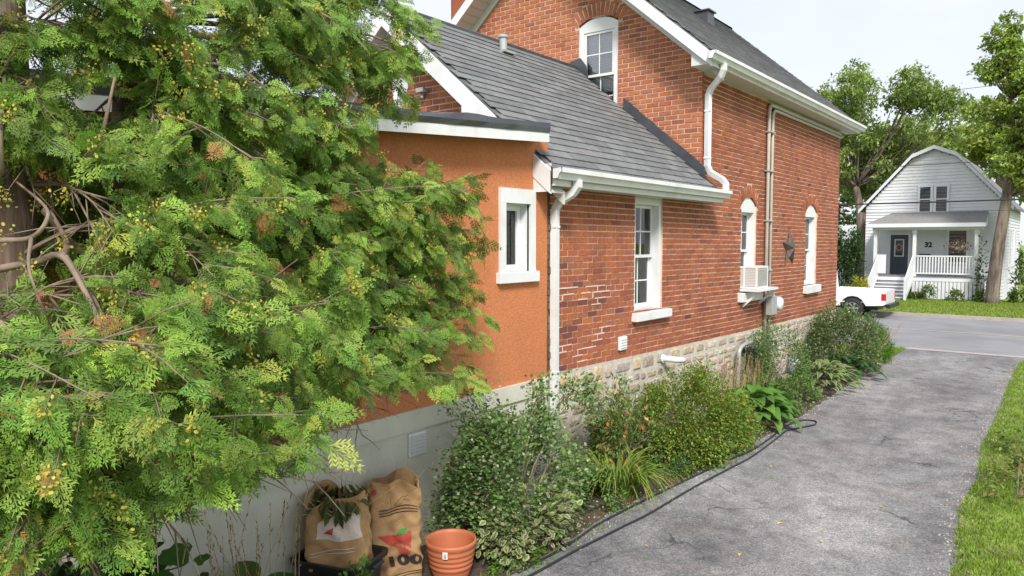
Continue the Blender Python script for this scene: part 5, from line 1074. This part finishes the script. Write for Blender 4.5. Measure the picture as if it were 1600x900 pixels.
G().lathe([(0, 0), (.12, .02), (.2, .14), (.21, .16), (0, .16)], (-4.5, PY+.3, 2.3), 14).build('bowl', 'basket', t); G().tube([(-4.5, PY+.3, 2.45), (-4.5, PY+.3, 3.23)], .006, 4).build('chain', 'wire', t)
n = 420; p = np.array([-4.5, PY+.3, 2.5])+rng.normal(0, 1, (n, 3))*np.array([.26, .2, .12]); fl_ = leaf_mesh('flowers', p, rdirs(n), np.array([0, 0, 1.])+rdirs(n)*.6, .09*rng.uniform(.6, 1.3, n), pal([(.30, .22, .15), (.42, .33, .24), (.12, .15, .06), (.5, .42, .36)], n), t); fl_['kind'] = 'stuff'
for k, (x, y, h) in enumerate(((-5.6, 37.8, .75), (-4.5, 37.8, .6), (-3.3, 37.7, .8), (-2.2, 38.2, .7), (-6.05, 37.9, .4))):
    shrub('porch_plant', ['leafy plant against the porch skirting, under the railing', 'sparse low plant at the porch skirting', 'leafy plant at the foot of the leaning trunk', 'weedy clump beside the white house side wall', 'small clump beside the stair rail'][k], 'plant', (x, y), (.35, .25), h, 420, .12, [(.09, .16, .03), (.13, .2, .04), (.16, .22, .06)], clumps=16, stems=0)
for k, (x, y, h) in enumerate(((-3.55, 37.95, 2.5), (-2.35, 38.6, 2.4))):
    shrub('tall_vine', ['tall climbing plant at the porch corner post', 'tall climbing plant on the white house side wall'][k], 'plant', (x, y), (.28, .22), h, 420, .15, [(.07, .13, .03), (.1, .17, .04)], clumps=26, stems=6, lift=.08)
for k, x in enumerate((-1.9, -1.4)): G().box(x-.06, x+.06, 41.6, 41.72, .1, .95).build('fence_post', 'pole')
for o in [o for o in bpy.data.objects if o.name.startswith('fence_post')]: set_props(o, 'short weathered timber post beside the white house', 'post', 'weathered posts beside the white house')
# shed with ribbed roof
sh = thing('metal_roof_shed', 'low building with pale ribbed metal roof behind the dark bush', 'shed', (-12.2, 50, .1)); G().box(-15.5, -10.8, 50, 54, .1, 2.2).build('wall', 'siding', sh)
rf = G().prism([(-15.8, 49.7, 2.1), (-10.6, 49.7, 2.1), (-10.6, 52, 3.7), (-15.8, 52, 3.7)], (0, 0, .06)).build('roof', 'metalroof', sh)
for k in range(20): x = -15.7+k*.265; G().prism([(x, 49.7, 2.165), (x+.05, 49.7, 2.165), (x+.05, 52, 3.765), (x, 52, 3.765)], (0, 0, .03)).build('rib', 'metalroof', rf)

# ================================================================== PICKUP TRUCK (nose to -x)
tk = thing('pickup_truck', 'white pickup truck parked at the far kerb, tail showing past the brick house', 'truck', (-7.9, 29.25, .012))
def TX(x): return -5.50-x     # x metres forward from the tail
ya, yb = 28.42, 30.08
def side_prof(y, dy, prof): 
    return [(TX(x), y, z) for x, z in prof], (0, dy, 0)
def arch(cx, r, n=9, z0=.36): return [(cx+r*math.cos(a), z0+r*math.sin(a)) for a in np.linspace(0, math.pi, n)]
bed = [(.0, .50), (.02, .98), (1.85, 1.0), (1.85, .42)]+[(1.48-.0, .42)]+[(x, z) for x, z in arch(1.06, .42)]+[(.60, .45)]
bed = [(.0, .52), (.02, 1.0), (1.9, 1.02), (1.9, .42), (1.49, .42)]+arch(1.06, .43)[1:-1]+[(.62, .45), (.1, .48)]
g = G(); g.prism(*side_prof(ya, .06, bed)); g.prism(*side_prof(yb-.06, .06, bed)); g.box(TX(.06), TX(1.88), ya+.062, yb-.062, .55, .60); g.box(TX(1.88), TX(1.82), ya+.062, yb-.062, .602, 1.0); g.build('bed', 'carwhite', tk, bevel=.012)
G().box(TX(0), TX(.05), ya+.08, yb-.08, .52, .99).build('tailgate', 'carwhite', tk, bevel=.01)
cab = [(1.93, .42), (1.93, 1.02), (2.0, 1.58), (2.12, 1.64), (2.95, 1.64), (3.15, 1.58), (3.6, 1.08), (4.75, .98), (4.92, .85), (4.95, .45), (4.60, .42)]+arch(4.15, .43)[1:-1]+[(3.70, .42)]
g = G(); g.prism(*side_prof(ya+.02, yb-ya-.04, cab)); g.build('cab', 'carwhite', tk, bevel=.02)
sw = [(2.06, 1.06), (2.12, 1.54), (2.95, 1.55), (3.42, 1.10)]
for y, d in ((ya+.012, .006), (yb-.018, .006)): g = G(); g.prism(*side_prof(y, d, sw)); g.build('side_window', 'carglass', tk)
g = G(); g.prism([(TX(3.17), ya+.12, 1.555), (TX(3.17), yb-.12, 1.555), (TX(3.585), yb-.08, 1.11), (TX(3.585), ya+.08, 1.11)], (-.012, 0, .012)); g.build('windscreen', 'carglass', tk)
for x in (1.06, 4.15):
    for y in (ya+.01, yb-.21):
        g = G(); g.lathe([(.20, 0), (.30, 0), (.325, .03), (.325, .17), (.30, .20), (.20, .20)], (0, 0, 0), 28); g.v = [(TX(x)+a*1.08, y+c, .355+.008+b*1.08) for a, b, c in g.v]; ty = g.build('wheel', 'tyre', tk, smooth=True)
        yo = y if y < 29 else y+.2; s = 1 if y < 29 else -1; g = G()
        g.lathe([(.20, .015), (.205, .0), (.19, .0), (.18, .03)], (0, 0, 0), 24); g.lathe([(0, .01), (.06, .015), (.065, .04)], (0, 0, 0), 16)
        for k in range(6):
            a = k*math.pi/3; c, n = math.cos(a), math.sin(a); g.add([(c*.05-n*.028, n*.05+c*.028, .03), (c*.05+n*.028, n*.05-c*.028, .03), (c*.19+n*.035, n*.19-c*.035, .018), (c*.19-n*.035, n*.19+c*.035, .018)], [(0, 1, 2, 3)])
        g.v = [(TX(x)+a, yo+s*c, .363+b) for a, b, c in g.v]; g.build('rim', 'rim', ty); g = G(); g.lathe([(0, .1), (.2, .1)], (0, 0, 0), 20); g.v = [(TX(x)+a, yo+s*c, .363+b) for a, b, c in g.v]; g.build('brake_disc', 'tub', ty)
for y in (ya-.004, yb-.10): G().box(TX(-.012), TX(.13), y, y+.104, .66, .90).build('tail_light', 'lamp', tk, bevel=.01)
g = G(); g.box(TX(-.16), TX(-.02), ya+.05, yb-.05, .40, .54); g.box(TX(-.02), TX(.12), ya+.4, yb-.4, .42, .5); g.build('rear_bumper', 'tub', tk, bevel=.015)
G().box(TX(4.97), TX(5.08), ya+.04, yb-.04, .38, .58).build('front_bumper', 'chrome', tk, bevel=.02)
for y in (ya+.06, yb-.36): G().box(TX(4.94), TX(4.99), y, y+.3, .66, .82).build('headlight', 'glass', tk)
G().box(TX(.3), TX(4.8), ya+.35, yb-.35, .30, .42).build('chassis', 'tub', tk)
G().box(TX(2.2), TX(2.34), ya+.008, ya+.02, .92, .95).build('door_handle', 'tub', tk)
for x in (1.06, 4.15): G().tube([(TX(x), ya+.2, .363), (TX(x), yb-.2, .363)], .05, 8).build('axle', 'tub', tk)
G().box(TX(.55), TX(1.6), ya+.065, ya+.35, .42, .9).build('wheel_well', 'tub', tk)

# ================================================================== WIRES AND POLES
PLX = (-28., 9.)
for k, x in enumerate(PLX):
    t = thing('utility_pole', ['brown wooden utility pole far along the street behind the brick house', 'brown wooden utility pole at the kerb beyond the white house'][k], 'utility pole', (x, 31, .1)); G().tube([(x, 31, .1), (x, 31, 9)], [.16, .11], 10).build('pole', 'pole', t); G().box(x-.06, x+.06, 30.2, 31.8, 8.2, 8.32).build('crossarm', 'pole', t)
def sagwire(name, za, zb, r, label, y=31, s=.35):
    pts = [(PLX[0]+(PLX[1]-PLX[0])*k/40, y, za+(zb-za)*k/40-s*4*(k/40)*(1-k/40)) for k in range(41)]; set_props(G().tube(pts, r, 5).build(name, 'wire', smooth=True), label, 'wire')
sagwire('overhead_wire', 4.55, 4.35, .03, 'thick black cable crossing in front of the white house upper windows', s=.3)
sagwire('overhead_wire', 5.85, 5.75, .015, 'thin grey wire strung across the peak of the white house', s=.3)
sagwire('overhead_wire', 4.0, 3.95, .007, 'thinnest wire, strung just above the porch roof level', s=.2)
sagwire('overhead_wire', 8.35, 8.35, .009, 'high thin wire crossing the tree crowns', y=30.4, s=.4)

# ================================================================== GRASS, LEAVES, GRAVEL
def grass(name, label, pos, h, cols, w=.006):
    n = len(pos); a = rng.uniform(0, 2*np.pi, n); hh = h*rng.uniform(.5, 1.2, n); lean = rng.normal(0, .45, (n, 2))*hh[:, None]; d = np.c_[np.cos(a), np.sin(a)]*w*rng.uniform(.7, 1.4, (n, 1))
    V = np.empty((n, 3, 3)); V[:, 0, :2] = pos[:, :2]-d; V[:, 1, :2] = pos[:, :2]+d; V[:, 2, :2] = pos[:, :2]+lean; V[:, :2, 2] = pos[:, 2:3]; V[:, 2, 2] = pos[:, 2]+hh
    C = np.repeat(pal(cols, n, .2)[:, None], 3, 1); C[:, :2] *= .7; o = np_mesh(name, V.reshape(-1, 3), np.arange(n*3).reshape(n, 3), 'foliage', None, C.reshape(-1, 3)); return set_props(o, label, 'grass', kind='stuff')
GC = [(.24, .38, .045), (.29, .43, .05), (.19, .31, .04), (.33, .42, .09)]
n = 60000; y = 5.5+16*rng.random(n)**1.5; ex = np.interp(y, [p[1] for p in redge], [p[0] for p in redge]); x = ex-.02+1.9*rng.random(n)**1.25
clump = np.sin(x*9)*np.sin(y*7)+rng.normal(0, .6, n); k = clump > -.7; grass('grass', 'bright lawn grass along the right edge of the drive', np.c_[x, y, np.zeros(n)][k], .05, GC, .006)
n = 45000; x = rng.uniform(-16, 6, n); y = rng.uniform(30.5, 39, n); grass('grass', 'mown front lawn of the white house', np.c_[x, y, np.full(n, .1)], .07, [(.25, .36, .05), (.30, .40, .06), (.21, .31, .04)], .016)
n = 6000; x = rng.uniform(-5.2, -3.55, n); y = rng.uniform(18.9, 21, n); grass('grass', 'small grass patch where the bed meets the road', np.c_[x, y, np.full(n, .004)][x > -5.3], .09, GC, .008)
n = 2500; x = rng.uniform(-3.85, -3.5, n); y = rng.uniform(4, 12, n); grass('grass', 'stray weeds along the left edge of the drive', np.c_[x, y, np.full(n, .008)][rng.random(n) < .5], .05, GC, .004)
shrub('tall_weed', 'leafy weed with reddish stems on the lawn edge beside the drive', 'weeds', (-.45, 9.6), (.3, .6), .55, 900, .06, [(.16, .25, .04), (.2, .28, .06), (.26, .2, .08)], clumps=26, stems=14)
shrub('tall_weed', 'second leafy weed clump further along the lawn edge', 'weeds', (-.5, 11.6), (.3, .5), .5, 700, .06, [(.14, .24, .04), (.19, .27, .06)], clumps=22, stems=10)
for k, (x, y) in enumerate([(-3.06, 5.97), (-2.3, 6.24), (-2.28, 7.18), (-1.83, 7.02), (-2.92, 8.98), (-1.6, 8.3)]):
    a = random.uniform(0, 6.28); o = G().add([(0, 0, 0), (.025, .016, .008), (.05, 0, .004), (.025, -.016, .010)], [(0, 1, 2, 3)]).build('fallen_leaf', 'leaf_yellow', normals=False); o.location = (x, y, .012); o.rotation_euler[2] = a; s = random.uniform(.9, 1.5); o.scale = (s, s, s)
    set_props(o, 'small yellow fallen leaf lying on the asphalt drive', 'leaf', 'fallen leaves on the drive')
n = 2600; y = rng.uniform(5.5, 20, n); ex = np.interp(y, [p[1] for p in redge], [p[0] for p in redge]); s = rng.random(n) < .55; x = np.where(s, ex+rng.normal(-.05, .08, n), np.interp(y, [p[1] for p in ledge], [p[0] for p in ledge])+rng.normal(.03, .09, n))
cube = np.array([(-1, -1, 0), (1, -1, 0), (1, 1, 0), (-1, 1, 0), (-.7, -.6, 1.1), (.7, -.7, 1.), (.6, .7, 1.1), (-.6, .6, .9)])*.5; CF = [(4, 5, 6, 7), (0, 1, 5, 4), (1, 2, 6, 5), (2, 3, 7, 6), (3, 0, 4, 7)]
Vv, Ff, Cc = scatter(cube, CF, np.c_[x, y, np.full(n, .008)], rot_from(np.c_[rng.normal(0, 1, (n, 2)), np.zeros(n)], np.tile([0, 0, 1.], (n, 1))), rng.uniform(.006, .018, n), pal([(.3, .29, .27), (.2, .19, .18), (.36, .33, .29)], n)); set_props(np_mesh('gravel', Vv, Ff, 'stone', None, Cc), 'loose gravel along the drive edges', 'gravel', kind='stuff')
